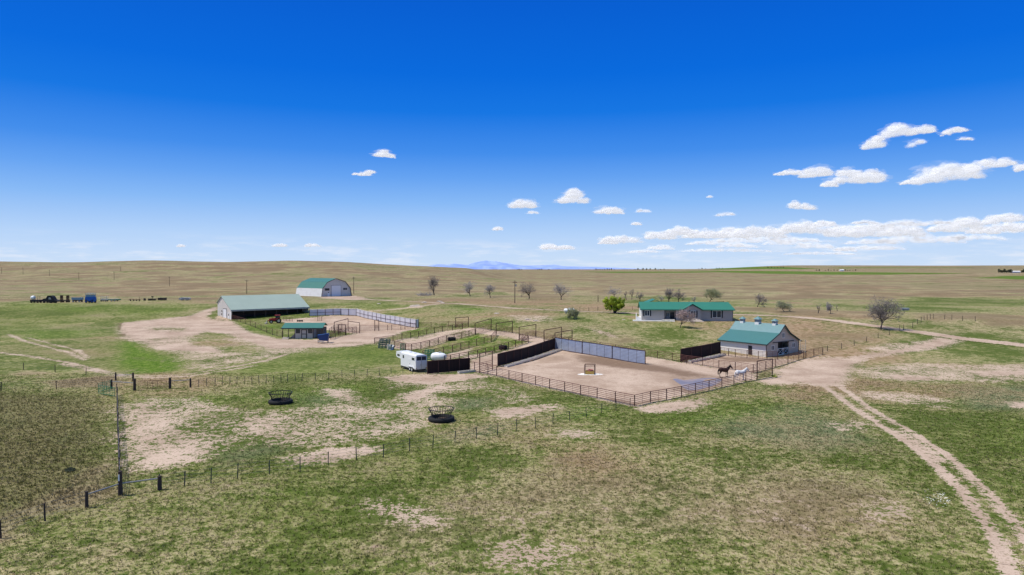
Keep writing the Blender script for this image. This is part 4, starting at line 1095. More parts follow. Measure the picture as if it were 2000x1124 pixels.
M_UPPER = mat('barn_roof_upper', (0.150, 0.270, 0.275), 0.34, 0.14, 1.6, ribs=('Y', 1.6, 0.4), spec=0.55)
cupola_barn()

# --- ranch house
def house():
    o = P(1253, 626.6); k = mpp(o); L = 174 * k; D = 8.6
    t = thing('ranch_house', 'long low grey ranch house with bright green roof and central entry gable', 'house', o, R(-6))
    e = 22.4 * k; rz_ = e + 1.75
    xp0, xp1 = 44 * k, 66 * k        # recessed porch
    MB().bx(0, xp0, 0, D, 0, e).build('wall', M_HOUSE_L, t)
    MB().bx(xp1, L, 0, D, 0, e).build('wall', M_HOUSE, t)
    MB().bx(xp0, xp1, 2.0, D, 0, e).build('porch_back_wall', M_HOUSE, t)
    MB().bx(-.03, .0, .05, D - .05, 0, e).build('end_wall', M_STEEL_W, t)
    MB().addv([(.0, .02, e), (.0, D - .02, e), (.0, D / 2, rz_ - .1)], [(0, 1, 2)]).build('gable_end', M_STEEL_W, t)
    r_ = MB()
    roof_slab(r_, -.45, L - .4, -.5, e - .12, D / 2, rz_, .14); roof_slab(r_, -.45, L - .4, D / 2, rz_, D + .5, e - .12, .14)
    r_.addv([(L - .4, -.5, e - .12), (L - .4, D + .5, e - .12), (L - .4, D / 2, rz_), (L + .5, -.5, e - .12), (L + .5, D + .5, e - .12), (L - .4, -.5, e + .02), (L - .4, D + .5, e + .02), (L - .4, D / 2, rz_ + .14), (L + .5, -.5, e + .02), (L + .5, D + .5, e + .02)],
            [(5, 8, 7), (7, 8, 9), (7, 9, 6), (0, 3, 8, 5), (3, 4, 9, 8), (4, 1, 6, 9)])
    r_.build('roof', M_HOUSE_ROOF, t)
    MB().bx(-.45, L + .5, -.56, -.5, e - .22, e - .02).build('gutter', M_TRIM_W2, t)
    # entry gable
    gx0, gx1, gz = 78 * k, 115 * k, e + 10.5 * k
    gm = (gx0 + gx1) / 2
    MB().bx(gx0 + .3, gx1 - .3, -.9, -.01, 0, e - .05).build('entry_wall', M_HOUSE, t)
    MB().prism([(gx0 + .3, e - .05), (gx1 - .3, e - .05), (gm, gz - .25)], -.9, 3.4).build('gable_wall', M_HOUSE, t)
    g = MB(); g.prism([(gx0 - .2, e - .15), (gm, gz), (gm, gz + .14), (gx0 - .2, e)], -1.3, 3.6); g.prism([(gm, gz), (gx1 + .2, e - .15), (gx1 + .2, e), (gm, gz + .14)], -1.3, 3.6)
    g.build('gable_roof', M_HOUSE_ROOF, t)
    win(t, gm - .55, gm + .95, .95, e - .3, -.905, True); win(t, gx0 + .45, gx0 + 1.3, .95, e - .3, -.905)
    win(t, 6 * k, 15.5 * k, 1.3, e - .35, -.002, True)
    win(t, 135 * k, 152 * k, .95, e - .3, -.002, True)
    win(t, xp0 + .6, xp0 + 1.5, .9, 2.3, 1.998)
    d = MB().bx(xp0 + 1.8, xp1 - .2, 1.93, 1.998, .1, 2.25).build('door', M_TRIM_D, t); MB().bx(xp0 + 2.0, xp1 - .4, 1.9, 1.928, 1.2, 2.1).build('pane', M_GLASS, d)
    for x in (xp0 + .08, xp1 - .08): MB().bx(x - .08, x + .08, .02, .18, 0, e - .12).build('porch_post', M_TRIM_D, t)
    MB().bx(xp0, xp1, .0, 1.99, .0, .12).build('porch_floor', M_CONC, t)
    # small rear dormer gable and vents
    v = MB(); v.prism([(1.5, rz_ - .4), (4.2, rz_ + .62), (4.2, rz_ + .74), (1.3, rz_ - .36)], D * .62, D + 4); v.prism([(4.2, rz_ + .62), (6.6, rz_ - .4), (6.8, rz_ - .36), (4.2, rz_ + .74)], D * .62, D + 4)
    v.build('rear_gable_roof', M_HOUSE_ROOF, t)
    MB().bx(1.6, 6.5, D + .02, D + 3.9, 0, e).build('rear_wing', M_HOUSE, t)
    for x in (.13 * L, .55 * L, .93 * L): MB().tube([(x, D / 2 + .4, rz_ - .3), (x, D / 2 + .4, rz_ + .45)], .07, 6).build('vent_pipe', M_TRIM_D, t)
    MB().bx(L - .1, L + .02, -.03, .0, 0, e - .1).build('corner_trim', M_TRIM_D, t)
    # white porch steps at the left end
    s = MB(); s.bx(-1.35, -.05, 1.0, 3.6, 0, .9); s.bx(-1.35, -.05, .6, .98, 0, .6); s.bx(-1.35, -.05, .2, .58, 0, .3)
    s.build('side_steps', M_TRIM_W, t)
    rl = MB()
    for y in (1.05, 2.3, 3.5): rl.tube([(-1.3, y, .9), (-1.3, y, 1.9)], .04, 5)
    rl.tube([(-1.3, 1.05, 1.9), (-1.3, 3.5, 1.9)], .04, 5); rl.bx(-1.33, -1.28, 1.1, 3.45, 1.0, 1.7)
    rl.build('railing', M_TRIM_W, t)
    return o, k, e
M_HOUSE_L = mat('house_tan_siding', (0.44, 0.40, 0.37), 0.7, 0.06, 0.5, ribs=('Z', 2.4, 0.5))
M_TRIM_W2 = mat('green_fascia', (0.04, 0.22, 0.16), 0.5, 0.1)
HO, HK, HE = house()
def slab_thing(name, label, cat, pts_px, h, m, group=None):
    w = [P(*p) for p in pts_px]; o = w[0]
    zb = min(p.z for p in w) - .05; zt = max(p.z for p in w) + h
    mb = MB(); n = len(w)
    vs = [(p.x - o.x, p.y - o.y, zb - o.z) for p in w] + [(p.x - o.x, p.y - o.y, zt - o.z) for p in w]
    mb.addv(vs, [tuple(reversed(range(n))), tuple(range(n, 2 * n))] + [(i, (i + 1) % n, (i + 1) % n + n, i + n) for i in range(n)])
    ob = mb.build(name, m, None, loc=o)
    return tag(ob, label, cat, group)
a = slab_thing('patio', 'pale concrete walk along the front of the ranch house', 'patio', [(1236, 627.6), (1318, 628.6), (1318, 627.0), (1236, 625.4)], .06, M_TRIM_W)
a = slab_thing('entry_ramp', 'pale grey ramp in front of the recessed house porch', 'ramp', [(1292, 627.8), (1318, 627.8), (1317, 622.8), (1299, 622.8)], .12, M_CONC)
def rock_bed():
    o = P(1356, 628.2); k = mpp(o); r = random.Random(5)
    mb = MB()
    n, m = 26, 8
    for j in range(m + 1):
        for i in range(n + 1):
            u, v = i / n, j / m
            hh = 1.0 * math.sin(PI * u) ** .8 * math.sin(PI * (0.06 + .94 * v) * .5) * (0.85 + .3 * r.random())
            mb.v.append(((u - .5) * 38 * k, -.2 + v * 1.6, hh * .85 - .05))
    for j in range(m):
        for i in range(n): a = j * (n + 1) + i; mb.f.append((a, a + 1, a + n + 2, a + n + 1))
    tag(mb.build('rock_bed', M_ROCK, None, loc=o + Vector((0, -.9, 0))), 'mounded pinkish rock bed in front of the house entry gable', 'rock bed')
rock_bed()

# ------------------------------------------------------------------ vehicles and yard things
def wheel(parent, c, r, w, rim=M_WHITE, axis='Y', name='wheel'):
    ty = MB().lathe([(r * .55, -w / 2), (r * .92, -w / 2), (r, -w / 3), (r, w / 3), (r * .92, w / 2), (r * .55, w / 2)], 18, c, axis).build(name, M_RUBBER, parent)
    MB().lathe([(0.001, -w * .38), (r * .56, -w * .38), (r * .56, w * .38), (0.001, w * .38)], 14, c, axis).build('rim', rim, ty)
    return ty

def trailer():
    a, b = P(812, 728.4), P(788, 721)
    rz = math.atan2(b.y - a.y, b.x - a.x) + R(1); k = mpp(a)
    t = thing('horse_trailer', 'white gooseneck horse trailer with two black rear windows', 'trailer', a + Vector((math.sin(rz) * 0, 0, 0)), rz)
    L, W_, H, f = 6.4, 2.15, 3.05, .55                      # x forward, body to the -y side (right hand)
    def shell(x0, x1, z0, z1, c=.22):
        mb = MB(); pr = [(-W_, z0), (0, z0), (0, z1 - c), (-c * .5, z1 - c * .35), (-c * 1.6, z1), (-W_ + c * 1.6, z1), (-W_ + c * .5, z1 - c * .35), (-W_, z1 - c)]
        return mb.prismx(pr, x0, x1)
    body = shell(0, L, f, H).build('body', M_WHITE, t)
    mb = MB().prism([(L - .02, 1.75), (L + 1.8, 1.9), (L + 2.15, 2.2), (L + 2.0, H - .1), (L - .02, H - .02)], -W_ + .02, -.02); mb.build('gooseneck', M_WHITE, t)
    rear = MB().bx(-.05, -.003, -W_ + .04, -.04, f, H - .18).build('rear_door', M_ALU, t)
    MB().bx(-.075, -.052, -W_ + .18, -W_ / 2 - .06, H - .95, H - .28).build('rear_window', M_GLASS, t); MB().bx(-.075, -.052, -W_ / 2 + .06, -.18, H - .95, H - .28).build('rear_window', M_GLASS, t)
    MB().bx(-.08, -.052, -W_ / 2 - .025, -W_ / 2 + .025, f + .1, H - .2).build('door_seam', M_GREY, rear)
    MB().bx(-.09, -.052, -W_ / 2 + .1, -W_ / 2 + .16, 1.1, 1.5).build('latch', M_GREY, rear)
    for x0, x1, z0, z1 in ((.5, 1.6, 2.05, 2.5), (L - 1.5, L - .9, 2.0, 2.55), (L + .5, L + 1.5, 2.15, 2.5)):
        MB().bx(x0, x1, .003, .02, z0, z1).build('side_window', M_GLASS, t)
    d = MB().bx(2.3, 3.1, .003, .03, .55, 2.2).build('side_door', M_WHITE, t); MB().bx(2.42, 2.48, .032, .05, 1.2, 1.4).build('handle', M_BLACK, d)
    for x in (1.35, 2.25):
        wheel(t, (x, .03, .42), .42, .26); wheel(t, (x, -W_ - .03, .42), .42, .26)
    MB().prism([(.8, .72), (1.0, .9), (2.6, .9), (2.8, .72), (2.7, .70), (2.5, .82), (1.1, .82), (.9, .70)], -.005, .2).build('fender', M_ALU, t)
    MB().bx(.1, L + .1, -W_ + .1, -.1, .28, f).build('chassis', M_BLACK, t)
    MB().tube([(L + 1.7, -W_ / 2, 0), (L + 1.7, -W_ / 2, 1.6)], .07, 8).build('jack_leg', M_BLACK, t)
    MB().tube([(L + .3, -.3, 0), (L + .3, -.3, 1.5)], .06, 8).build('jack_leg', M_BLACK, t)
    for x in (2.4, 4.4): MB().bx(x, x + .45, -W_ / 2 - .25, -W_ / 2 + .25, H, H + .1).build('roof_vent', M_WHITE, t)
    for y in (-.15, -W_ + .15): MB().bx(-.08, -.052, y - .06, y + .06, f + .05, f + .25).build('tail_light', M_RED, t)
trailer()

def tank():
    o = P(857, 707); k = mpp(o)
    t = thing('white_tank', 'rounded white tank lying behind the windbreak next to the trailer', 'tank', o, R(-18))
    n = 14; L = 3.3; r = .85; mb = MB()
    st = [(-L / 2, .05), (-L / 2 + .12, .55), (-L / 2 + .5, .88), (-L / 2 + 1.1, 1.0), (L / 2 - 1.3, .98), (L / 2 - .5, .8), (L / 2 - .1, .45), (L / 2, .05)]
    vs, fs = [], []
    for x, s in st:
        for i in range(n):
            a = 2 * PI * i / n; vs.append((x, math.cos(a) * r * s, 1.0 + math.sin(a) * r * s))
    m = len(st)
    for j in range(m - 1):
        for i in range(n): fs.append((j * n + i, j * n + (i + 1) % n, (j + 1) * n + (i + 1) % n, (j + 1) * n + i))
    fs += [tuple(range(n)), tuple(range((m - 1) * n, m * n))]
    mb.addv(vs, fs).build('tank_body', M_WHITE, t, True)
    MB().bx(-1.3, 1.3, -.7, .7, 0, .3).build('cradle', M_BLACK, t)
    MB().lathe([(0.001, 0), (.25, 0), (.25, .15), (0.001, .15)], 12, (0.2, 0, 1.84)).build('lid', M_GREY, t)
tank()

def panel_stack(label, px, n, L, h, m, rz, tilt, group, white=0):
    o = P(*px); t = thing('gate_panel_stack', label, 'gate panels', o, rz, group); r = random.Random(int(px[0]))
    for i in range(n):
        mb = MB(); y = i * .16; l = L * r.uniform(.8, 1.0); tl = tilt + r.uniform(-.05, .05); hh = h * r.uniform(.85, 1.05); x0 = r.uniform(0, L - l + .2)
        def q(x, z): return (x0 + x, y + z * math.sin(tl), z * math.cos(tl))
        for x in (0, l * .33, l * .66, l): mb.tube([q(x, 0.02), q(x, hh)], .035, 5)
        for kk in range(6): mb.tube([q(0, .1 + (hh - .1) * kk / 5), q(l, .1 + (hh - .1) * kk / 5)], .032, 5)
        mb.build('panel', M_WHITE if i < white else m, t)
    return t
panel_stack('heap of dark green gate panels leaning at the left end of the pens', (737, 681), 6, 2.5, 2.3, M_GREEN_D, R(-8), .45, 'stacked gate panels', 0)
panel_stack('bright green stack of panels between the trailer and the white tank', (826, 703), 5, 2.2, 2.1, M_GREEN, R(-20), .2, 'stacked gate panels')
panel_stack('few upright green panels just above the horse trailer roof', (781, 685), 3, 1.1, 1.5, M_GREEN, R(10), .1, 'stacked gate panels')
def scrap(label, px, seed):
    o = P(*px); t = thing('scrap_pile', label, 'scrap pile', o, R(20)); r = random.Random(seed)
    for i in range(7):
        M_ = [M_ALU, M_GREY, M_CREAM][i % 3]
        MB().box((r.uniform(-.7, .7), r.uniform(-.3, .6), .55 + r.uniform(-.1, .15)), (r.uniform(.5, .9), .05, r.uniform(.9, 1.3)), r.uniform(-.8, .8), 0, r.uniform(-.6, .6)).build('sheet', M_, t)
scrap('small heap of grey and white metal sheets left of the trailer', (764, 684), 4)

def tyre_trough(label, px, r=1.05, h=.62):
    o = P(*px); t = thing('tyre_trough', label, 'trough', o, 0, 'black tyre troughs in the pens')
    MB().lathe([(r * .62, .06), (r * .9, 0), (r, .1), (r * 1.02, h / 2), (r, h - .1), (r * .9, h), (r * .66, h - .06), (r * .6, h * .6), (r * .62, .06)], 26).build('tyre', M_RUBBER, t, True)
    MB().lathe([(0.001, h * .55), (r * .66, h * .55)], 20).build('feed', M_WOOD_D, t)
    lg = MB()
    for i in range(18):
        a = 2 * PI * i / 18; lg.box((math.cos(a) * r * 1.0, math.sin(a) * r * 1.0, h / 2), (.08, .12, h * .7), a)
    lg.build('tread', M_BLACK, t)
tyre_trough('black tyre trough against the second pen fence, the farther one', (882, 665.5), 1.0, .8)
tyre_trough('black tyre trough against the nearest pen fence, the one closer to the arena', (982.5, 682.5), .95, .85)

def bale_feeder(label, px, seed):
    o = P(*px); k = mpp(o); r = 1.55
    t = thing('bale_feeder', label, 'hay feeder', o, R(seed * 37), 'round hay feeders in the worn paddock')
    MB().lathe([(r * .70, .02), (r * .93, 0), (r, .10), (r * 1.02, .26), (r, .42), (r * .93, .50), (r * .72, .46), (r * .70, .02)], 40).build('tyre_base', M_RUBBER, t, True)
    MB().lathe([(0.001, .16), (r * .71, .16)], 28).build('hay', M_WOOD_D, t)
    n = 40; b = MB(); z0, z1 = .46, 1.45; ra, rb = r * .74, r * .97
    for zz, rr, w in ((z0, ra, .035), (z1, rb, .045), (z0 + .08, ra + .01, .03)):
        b = MB(); b.tube([(rr * math.cos(2 * PI * i / n), rr * math.sin(2 * PI * i / n), zz) for i in range(n + 1)], w, 5, False); b.build('ring', M_BLACK, t)
    bar = MB().tube([(ra, 0, z0), (ra + .04, 0, z0 + .45), (rb, 0, z1)], .028, 5).mesh('bar', M_BLACK)
    for i in range(26): inst(bar, 'bar', t, (0, 0, 0), 2 * PI * i / 26)
bale_feeder('black tyre hay feeder with slatted basket, farther left of the two', (548, 788.0), 1)
bale_feeder('black tyre hay feeder with slatted basket, nearer and right of the two', (862, 822.0), 2)

def mineral_feeder():
    o = P(1152, 731)
    blob = blob_mesh('x', Vector((0, 0, 0)), 1.75, 1.5, 28, 3, M_LIME, .02)
    pad = blob.build('mineral_patch', M_LIME, None, loc=P(1152.5, 731.2)); tag(pad, 'white spilled mineral patch under the framed feeder in the arena', 'spilled feed')
    t = thing('mineral_feeder', 'rusty framed feeder with yellow box and faded red tub in the arena', 'feeder', o, R(-12))
    w, d, h = 1.7, 1.3, 1.62
    for x in (-w / 2, w / 2):
        for y in (-d / 2, d / 2): MB().tube([(x, y, 0), (x, y, h)], .055, 6).build('post', M_RUST, t)
    tr = MB().tube([(-w / 2, -d / 2, h), (w / 2, -d / 2, h), (w / 2, d / 2, h), (-w / 2, d / 2, h), (-w / 2, -d / 2, h)], .055, 6); tr.build('top_frame', M_RUST, t)
    MB().tube([(-w / 2, d / 2, h * .72), (w / 2, d / 2, h * .72)], .04, 6).build('cross_bar', M_RUST, t)
    bxx = MB(); bxx.bx(-w / 2 + .1, w / 2 - .1, -d / 2 + .05, d / 2 - .05, .08, .14)
    for a in ((-w / 2 + .1, w / 2 - .1, -d / 2 + .02, -d / 2 + .08), (-w / 2 + .1, w / 2 - .1, d / 2 - .08, d / 2 - .02)): bxx.bx(a[0], a[1], a[2], a[3], .141, .55)
    bxx.bx(-w / 2 + .1, -w / 2 + .16, -d / 2 + .085, d / 2 - .085, .141, .55); bxx.bx(w / 2 - .16, w / 2 - .1, -d / 2 + .085, d / 2 - .085, .141, .55)
    bxx.build('feed_box', M_YEL, t)
    MB().lathe([(.42, .15), (.48, .78), (.40, .78), (.36, .5), (0.001, .5)], 18, (.1, .0, 0)).build('tub', M_PINK, t)
mineral_feeder()

def cream_gate():
    a, b = P(1562.5, 690), P(1573, 690)
    t = thing('stock_gate', 'cream coloured tall gate frame at the right side of the stable barn', 'gate', a, rz_of(a, b)); L = (b - a).length; h = 2.75
    MB().tube([(0, 0, 0), (0, 0, h), (L, 0, h), (L, 0, 0)], .07, 6).build('frame', M_CREAM, t)
    g = MB()
    for k in range(5): g.tube([(0, 0, .3 + k * .34), (L, 0, .3 + k * .34)], .05, 5)
    g.tube([(L * .55, 0, .3), (L * .55, 0, 1.66)], .05, 5); g.build('gate_leaf', M_CREAM, t)
cream_gate()

def propane():
    o = P(1112, 613); t = thing('propane_tank', 'white horizontal propane tank in the house pasture', 'tank', o, R(-14)); L, r = 3.6, .62
    pr = [(0.001, -L / 2)] + [(r * math.sin(a), -L / 2 + r * (1 - math.cos(a))) for a in (.5, .9, 1.2, PI / 2)] + [(r * math.sin(a), L / 2 - r * (1 - math.cos(a))) for a in (PI / 2, 1.2, .9, .5)] + [(0.001, L / 2)]
    MB().lathe(pr, 22, (0, 0, 1.0), 'X').build('tank_body', M_WHITE, t, True)
    for x in (-L * .3, L * .3): MB().bx(x - .1, x + .1, -.5, .5, 0, .55).build('leg', M_GREY, t)
    MB().lathe([(0.001, 1.6), (.22, 1.6), (.22, 1.82), (0.001, 1.86)], 12).build('valve_cover', M_GREY, t)
propane()

def tractor():
    o = P(539, 631.5); t = thing('tractor', 'red tractor parked in front of the open machine shed', 'tractor', o, R(205))
    MB().prism([(.1, .75), (2.0, .8), (2.1, 1.0), (2.05, 1.55), (.1, 1.75)], -.42, .42).build('hood', M_RED, t)
    MB().bx(2.05, 2.12, -.36, .36, .85, 1.5).build('grille', M_BLACK, t)
    c = MB(); c.prism([(-1.3, 1.1), (.1, 1.1), (.0, 2.5), (-1.15, 2.5)], -.68, .68); cab = c.build('cab', M_GLASS, t)
    MB().bx(-1.4, .25, -.78, .78, 2.5, 2.66).build('cab_roof', M_RED, t)
    for x, x2 in ((-1.3, -1.15), (.1, 0)):
        for y in (-.7, .7): MB().tube([(x, y, 1.1), (x2, y, 2.5)], .05, 5).build('cab_pillar', M_BLACK, t)
    for y in (-.95, .95):
        wheel(t, (-.75, y, .82), .82, .46, M_CREAM); wheel(t, (1.55, y * .85, .52), .52, .3, M_CREAM)
        MB().prism([(-1.5, 1.2), (-1.2, 1.72), (-.3, 1.72), (0, 1.2), (-.1, 1.2), (-.35, 1.62), (-1.15, 1.62), (-1.4, 1.2)], y - .24, y + .24).build('fender', M_RED, t)
    MB().tube([(1.2, .3, 1.6), (1.2, .3, 2.4)], .05, 6).build('exhaust', M_BLACK, t)
    MB().bx(-1.4, 2.0, -.3, .3, .5, .8).build('chassis', M_BLACK, t)
    ld = MB(); ld.tube([(.0, -.55, 1.2), (1.6, -.6, 1.3), (2.9, -.6, .6)], .08, 5); ld.tube([(.0, .55, 1.2), (1.6, .6, 1.3), (2.9, .6, .6)], .08, 5); ld.build('loader_arm', M_RED, t)
    MB().prism([(2.8, .1), (3.5, .05), (3.5, .12), (2.95, .2), (2.9, .85), (2.8, .85)], -1.0, 1.0).build('bucket', M_GREY, t)
tractor()
def small_implement():
    o = P(578, 629.5); t = thing('harrow', 'dark low implement lying in the far corral dirt behind the shelter', 'farm implement', P(586, 628.5), R(10))
    MB().bx(-.9, .9, -.4, .4, .25, .4).build('frame', M_BLACK, t)
    for x in (-.7, 0, .7): wheel(t, (x, -.4, .3), .3, .12, M_RUST)
small_implement()

# row of old machinery on the left: each is different
def row_at(px, pyb): return P(px, pyb)
G_ROW = 'old farm machinery parked in a row on the left'
def imp(name, label, px, py, rz=0): return thing(name, label, 'farm implement', P(px, py), R(rz), G_ROW)
k_ = mpp(P(100, 591))
t = imp('field_sprayer', 'leftmost machine of the row, dark chassis carrying a white tank', 70, 591.8)
MB().bx(-1.9, 2.9, -.8, .8, .55, 1.25).build('chassis', M_BLACK, t); MB().lathe([(0.001, -.75), (.6, -.72), (.8, -.4), (.8, .4), (.6, .72), (0.001, .75)], 16, (-1.1, 0, 2.15), 'X').build('tank', M_WHITE, t, True)
for x in (-1.2, 1.4): wheel(t, (x, -.9, .5), .5, .3, M_RUST); wheel(t, (x, .9, .5), .5, .3, M_RUST)
fr = MB(); [fr.tube([(x, -.7, 1.2), (x, -.7, 2.9)], .05, 5) for x in (.2, 1.2, 2.2)]; fr.tube([(-.2, -.7, 2.9), (2.4, -.7, 2.7)], .05, 5); fr.build('boom', M_RUST, t); MB().tube([(2.8, 0, .7), (4.2, 0, .3)], .08, 5).build('drawbar', M_BLACK, t)
t = imp('old_combine', 'black sloping old machine with a pale patch, second from left in the row', 100, 592)
MB().prism([(-3.2, .6), (3.4, .5), (3.4, 1.0), (2.0, 1.3), (1.1, 2.7), (.5, 3.1), (-.9, 3.0), (-1.6, 1.9), (-2.9, 1.7)], -1.0, 1.0).build('body', M_BLACK, t)
MB().prism([(-.5, 1.5), (.7, 1.5), (.35, 2.3), (-.3, 2.3)], -1.03, -1.003).build('window', M_GREY, t)
for x in (-2.2, .6, 2.6): wheel(t, (x, -1.05, .55), .55 if x != .6 else .75, .3, M_BLACK)
wheel(t, (-2.2, 1.05, .55), .55, .3, M_BLACK); wheel(t, (.6, 1.05, .75), .75, .3, M_BLACK)
t = imp('folded_cultivator', 'brown implement with two folded up wings, third in the machinery row', 127, 591)
MB().bx(-1.9, 1.9, -.6, .6, .5, .95).build('frame', M_WOOD_D, t)
for x in (-1.4, 1.2):
    w_ = MB(); [w_.tube([(x + d, -.5 + .25 * i, .9), (x + d * .8, -.5 + .25 * i, 3.0)], .06, 4) for i in range(5) for d in (-.35, 0, .35)]
    [w_.tube([(x - .4, -.5, z), (x + .4, -.5, z)], .07, 4) for z in (1.3, 2.0, 2.7)]; w_.build('wing', M_RUST, t)
for x in (-1.2, 1.2): wheel(t, (x, -.7, .45), .45, .25, M_RUST); wheel(t, (x, .7, .45), .45, .25, M_RUST)
t = imp('box_wagon', 'pale blue box wagon just left of the bright blue machine', 151.5, 590.6)
MB().prism([(-1.9, 1.0), (1.9, 1.0), (2.05, 2.0), (-2.05, 2.0)], -1, 1).build('box', M_BLUE_L, t)
MB().bx(-1.9, 1.9, -.5, .5, .6, .99).build('frame', M_BLACK, t); MB().tube([(-2.05, -1, 2.05), (2.05, -1, 2.05)], .07, 5).build('rim', M_GREY, t)
for x in (-1.3, 1.3): wheel(t, (x, -.9, .4), .4, .25); wheel(t, (x, .9, .4), .4, .25)
t = imp('windrower', 'bright blue tall harvester, largest machine of the row', 177, 591.8); t.scale = (.78, .9, .95)
MB().prism([(-2.2, .9), (2.3, .9), (2.5, 1.6), (2.2, 2.6), (-2.0, 2.6), (-2.3, 1.8)], -1.1, 1.1).build('body', M_BLUE_B, t)
cb = MB(); 
for x in (-2.0, -.6, .8, 2.1):
    for y in (-1, 1): cb.tube([(x, y, 2.6), (x, y, 4.1)], .07, 5)
cb.bx(-2.2, 2.3, -1.1, 1.1, 4.1, 4.22); cb.build('cab_frame', M_BLUE_L, t)
MB().bx(-1.9, 2.0, -.9, .9, 2.62, 3.6).build('cab_glass', M_BLUE_L, t)
for x in (-1.5, 1.6): wheel(t, (x, -1.2, .7), .7, .4, M_BLUE_B); wheel(t, (x, 1.2, .7), .7, .4, M_BLUE_B)
MB().lathe([(.4, -.1), (1.2, -.1), (1.2, .1), (.4, .1)], 20, (2.5, -1.1, 1.6), 'Y').build('reel', M_BLUE_B, t)
t = imp('stock_crate', 'small pale pinkish crate on wheels right of the blue harvester', 204, 589.4)
c_ = MB(); 
for x in (-1.3, -.45, .45, 1.3):
    for y in (-.7, .7): c_.tube([(x, y, .5), (x, y, 2.2)], .07, 4)
for z in (.9, 1.5, 2.1): c_.tube([(-1.3, -.7, z), (1.3, -.7, z), (1.3, .7, z), (-1.3, .7, z), (-1.3, -.7, z)], .08, 4)
c_.build('crate', M_CREAM, t); MB().bx(-1.2, 1.2, -.65, .65, .6, 1.1).build('load', M_ALU, t)
for x in (-.9, .9): wheel(t, (x, -.75, .35), .35, .2, M_GREY); wheel(t, (x, .75, .35), .35, .2, M_GREY)
t = imp('flat_trailer', 'long low green flat trailer in the machinery row', 224, 589)
MB().bx(-2.4, 2.2, -1, 1, .5, .95).build('deck', M_GREEN, t); MB().tube([(-2.4, -1, 1.05), (2.2, -1, 1.05)], .08, 5).build('rail', M_ALU, t)
for x in (-.8, .6): wheel(t, (x, -1.0, .38), .38, .22); wheel(t, (x, 1.0, .38), .38, .22)
t = imp('hay_rake', 'thin rusty rake with long low arms in the middle of the machinery row', 263, 588.3)
rk = MB(); rk.tube([(-2.8, 0, .3), (-1.6, 0, .9), (.2, .1, .5), (2.6, 0, .7)], .09, 5); rk.tube([(1.9, 0, .6), (2.2, 0, 1.7)], .07, 5); rk.tube([(-1, 0, .7), (.4, -.8, .4)], .07, 5); rk.build('arm', M_RUST, t)
for x in (-1.6, -.3, 1.0, 2.2): wheel(t, (x, -.3, .35), .35, .08, M_RUST)
t = imp('steel_drum', 'small dark drum left of the seated harrow', 282.5, 587.6); MB().lathe([(0.001, 0), (.45, 0), (.48, .5), (.45, .95), (0.001, .95)], 14).build('drum_body', M_WOOD_D, t); MB().lathe([(.3, .951), (.46, .951), (.46, 1.0), (.3, 1.0)], 14).build('rim', M_BLACK, t)
t = imp('disc_harrow', 'black low disc harrow with a raised seat', 297.5, 587.6)
MB().bx(-1.7, 1.8, -.5, .5, .55, .9).build('frame', M_BLACK, t); sb = MB(); sb.tube([(0, 0, .9), (.1, 0, 1.5)], .08, 5); sb.bx(-.25, .45, -.3, .3, 1.5, 1.95); sb.build('seat', M_BLACK, t)
for i in range(7): wheel(t, (-1.5 + i * .5, -.5, .4), .4, .06, M_BLACK, 'X', 'disc')
t = imp('stock_tank', 'dark brown rectangular tank near the right end of the machinery row', 317, 587.3)
MB().prism([(-1.6, .15), (1.6, .15), (1.75, 1.1), (-1.75, 1.1)], -.7, .7).build('tank_body', M_WOOD_D, t); MB().bx(-1.8, 1.8, -.75, .75, 1.101, 1.2).build('rim', M_BLACK, t)
t = imp('grey_trough', 'grey rounded trailer shaped tank, rightmost in the machinery row', 361, 587.2)
MB().prism([(-2.4, .4), (2.2, .3), (2.5, .7), (2.0, 1.25), (-1.2, 1.35), (-2.3, 1.1)], -.8, .8).build('hull', M_GREY, t); MB().bx(-2.0, -1.0, -.82, -.802, .7, 1.1).build('white_end', M_ALU, t)
for x in (-1, 1): wheel(t, (x, -.7, .3), .3, .2); wheel(t, (x, .7, .3), .3, .2)
t = thing('grey_trough', 'small grey trough alone in the grass right of the big bare tree', 'trough', P(1767, 606.5), 0)
MB().prism([(-1.1, 0), (1.1, 0), (1.3, .7), (-1.3, .7)], -.6, .6).build('trough_body', M_GREY, t); MB().bx(-1.35, 1.35, -.65, .65, .701, .78).build('rim', M_ALU, t)

# ------------------------------------------------------------------ poles
def pole(label, px, base, top, arm=True, group='wooden power poles'):
    o = P(px, base); h = (base - top) * mpp(o)
    t = thing('power_pole', label, 'power pole', o, 0, group)
    MB().tube([(0, 0, 0), (0, 0, h * .6), (0, 0, h)], [.17, .14, .11], 8).build('pole', M_POST, t)
    if arm:
        MB().bx(-.9, .9, -.16, -.06, h - .85, h - .65).build('crossarm', M_POST, t)
        for x in (-.8, 0, .8): MB().lathe([(0.001, 0), (.07, 0), (.07, .2), (0.001, .25)], 8, (x, -.11, h - .65 if x else h)).build('insulator', M_GREY, t)
    return t
for lab, a in [('power pole farthest left on the hillside', (3, 535, 522.5)), ('second power pole from the left on the hillside', (45, 536.5, 523)), ('third power pole from the left on the hillside', (97, 540, 527)),
               ('fourth pole from the left on the hillside', (154, 547, 532.5)), ('fifth pole from the left on the hillside', (223, 547, 530.5)), ('small far pole high on the hillside', (235.4, 529.5, 521)),
               ('pole on the hillside above the machinery row right end', (331, 559, 540.5)), ('pole behind the open machine shed', (482, 574, 546.5)), ('pole at the right side of the round roofed barn', (691, 574, 541))]:
    pole(lab, *a)
tp = pole('tall pole with transformer among the bare trees in the middle', 1005.6, 592.5, 548)
h_ = 44 * mpp(tp.location); MB().lathe([(0.001, 0), (.3, 0), (.3, .9), (0.001, .95)], 12, (.42, 0, h_ * .74)).build('transformer', M_GREY, tp)
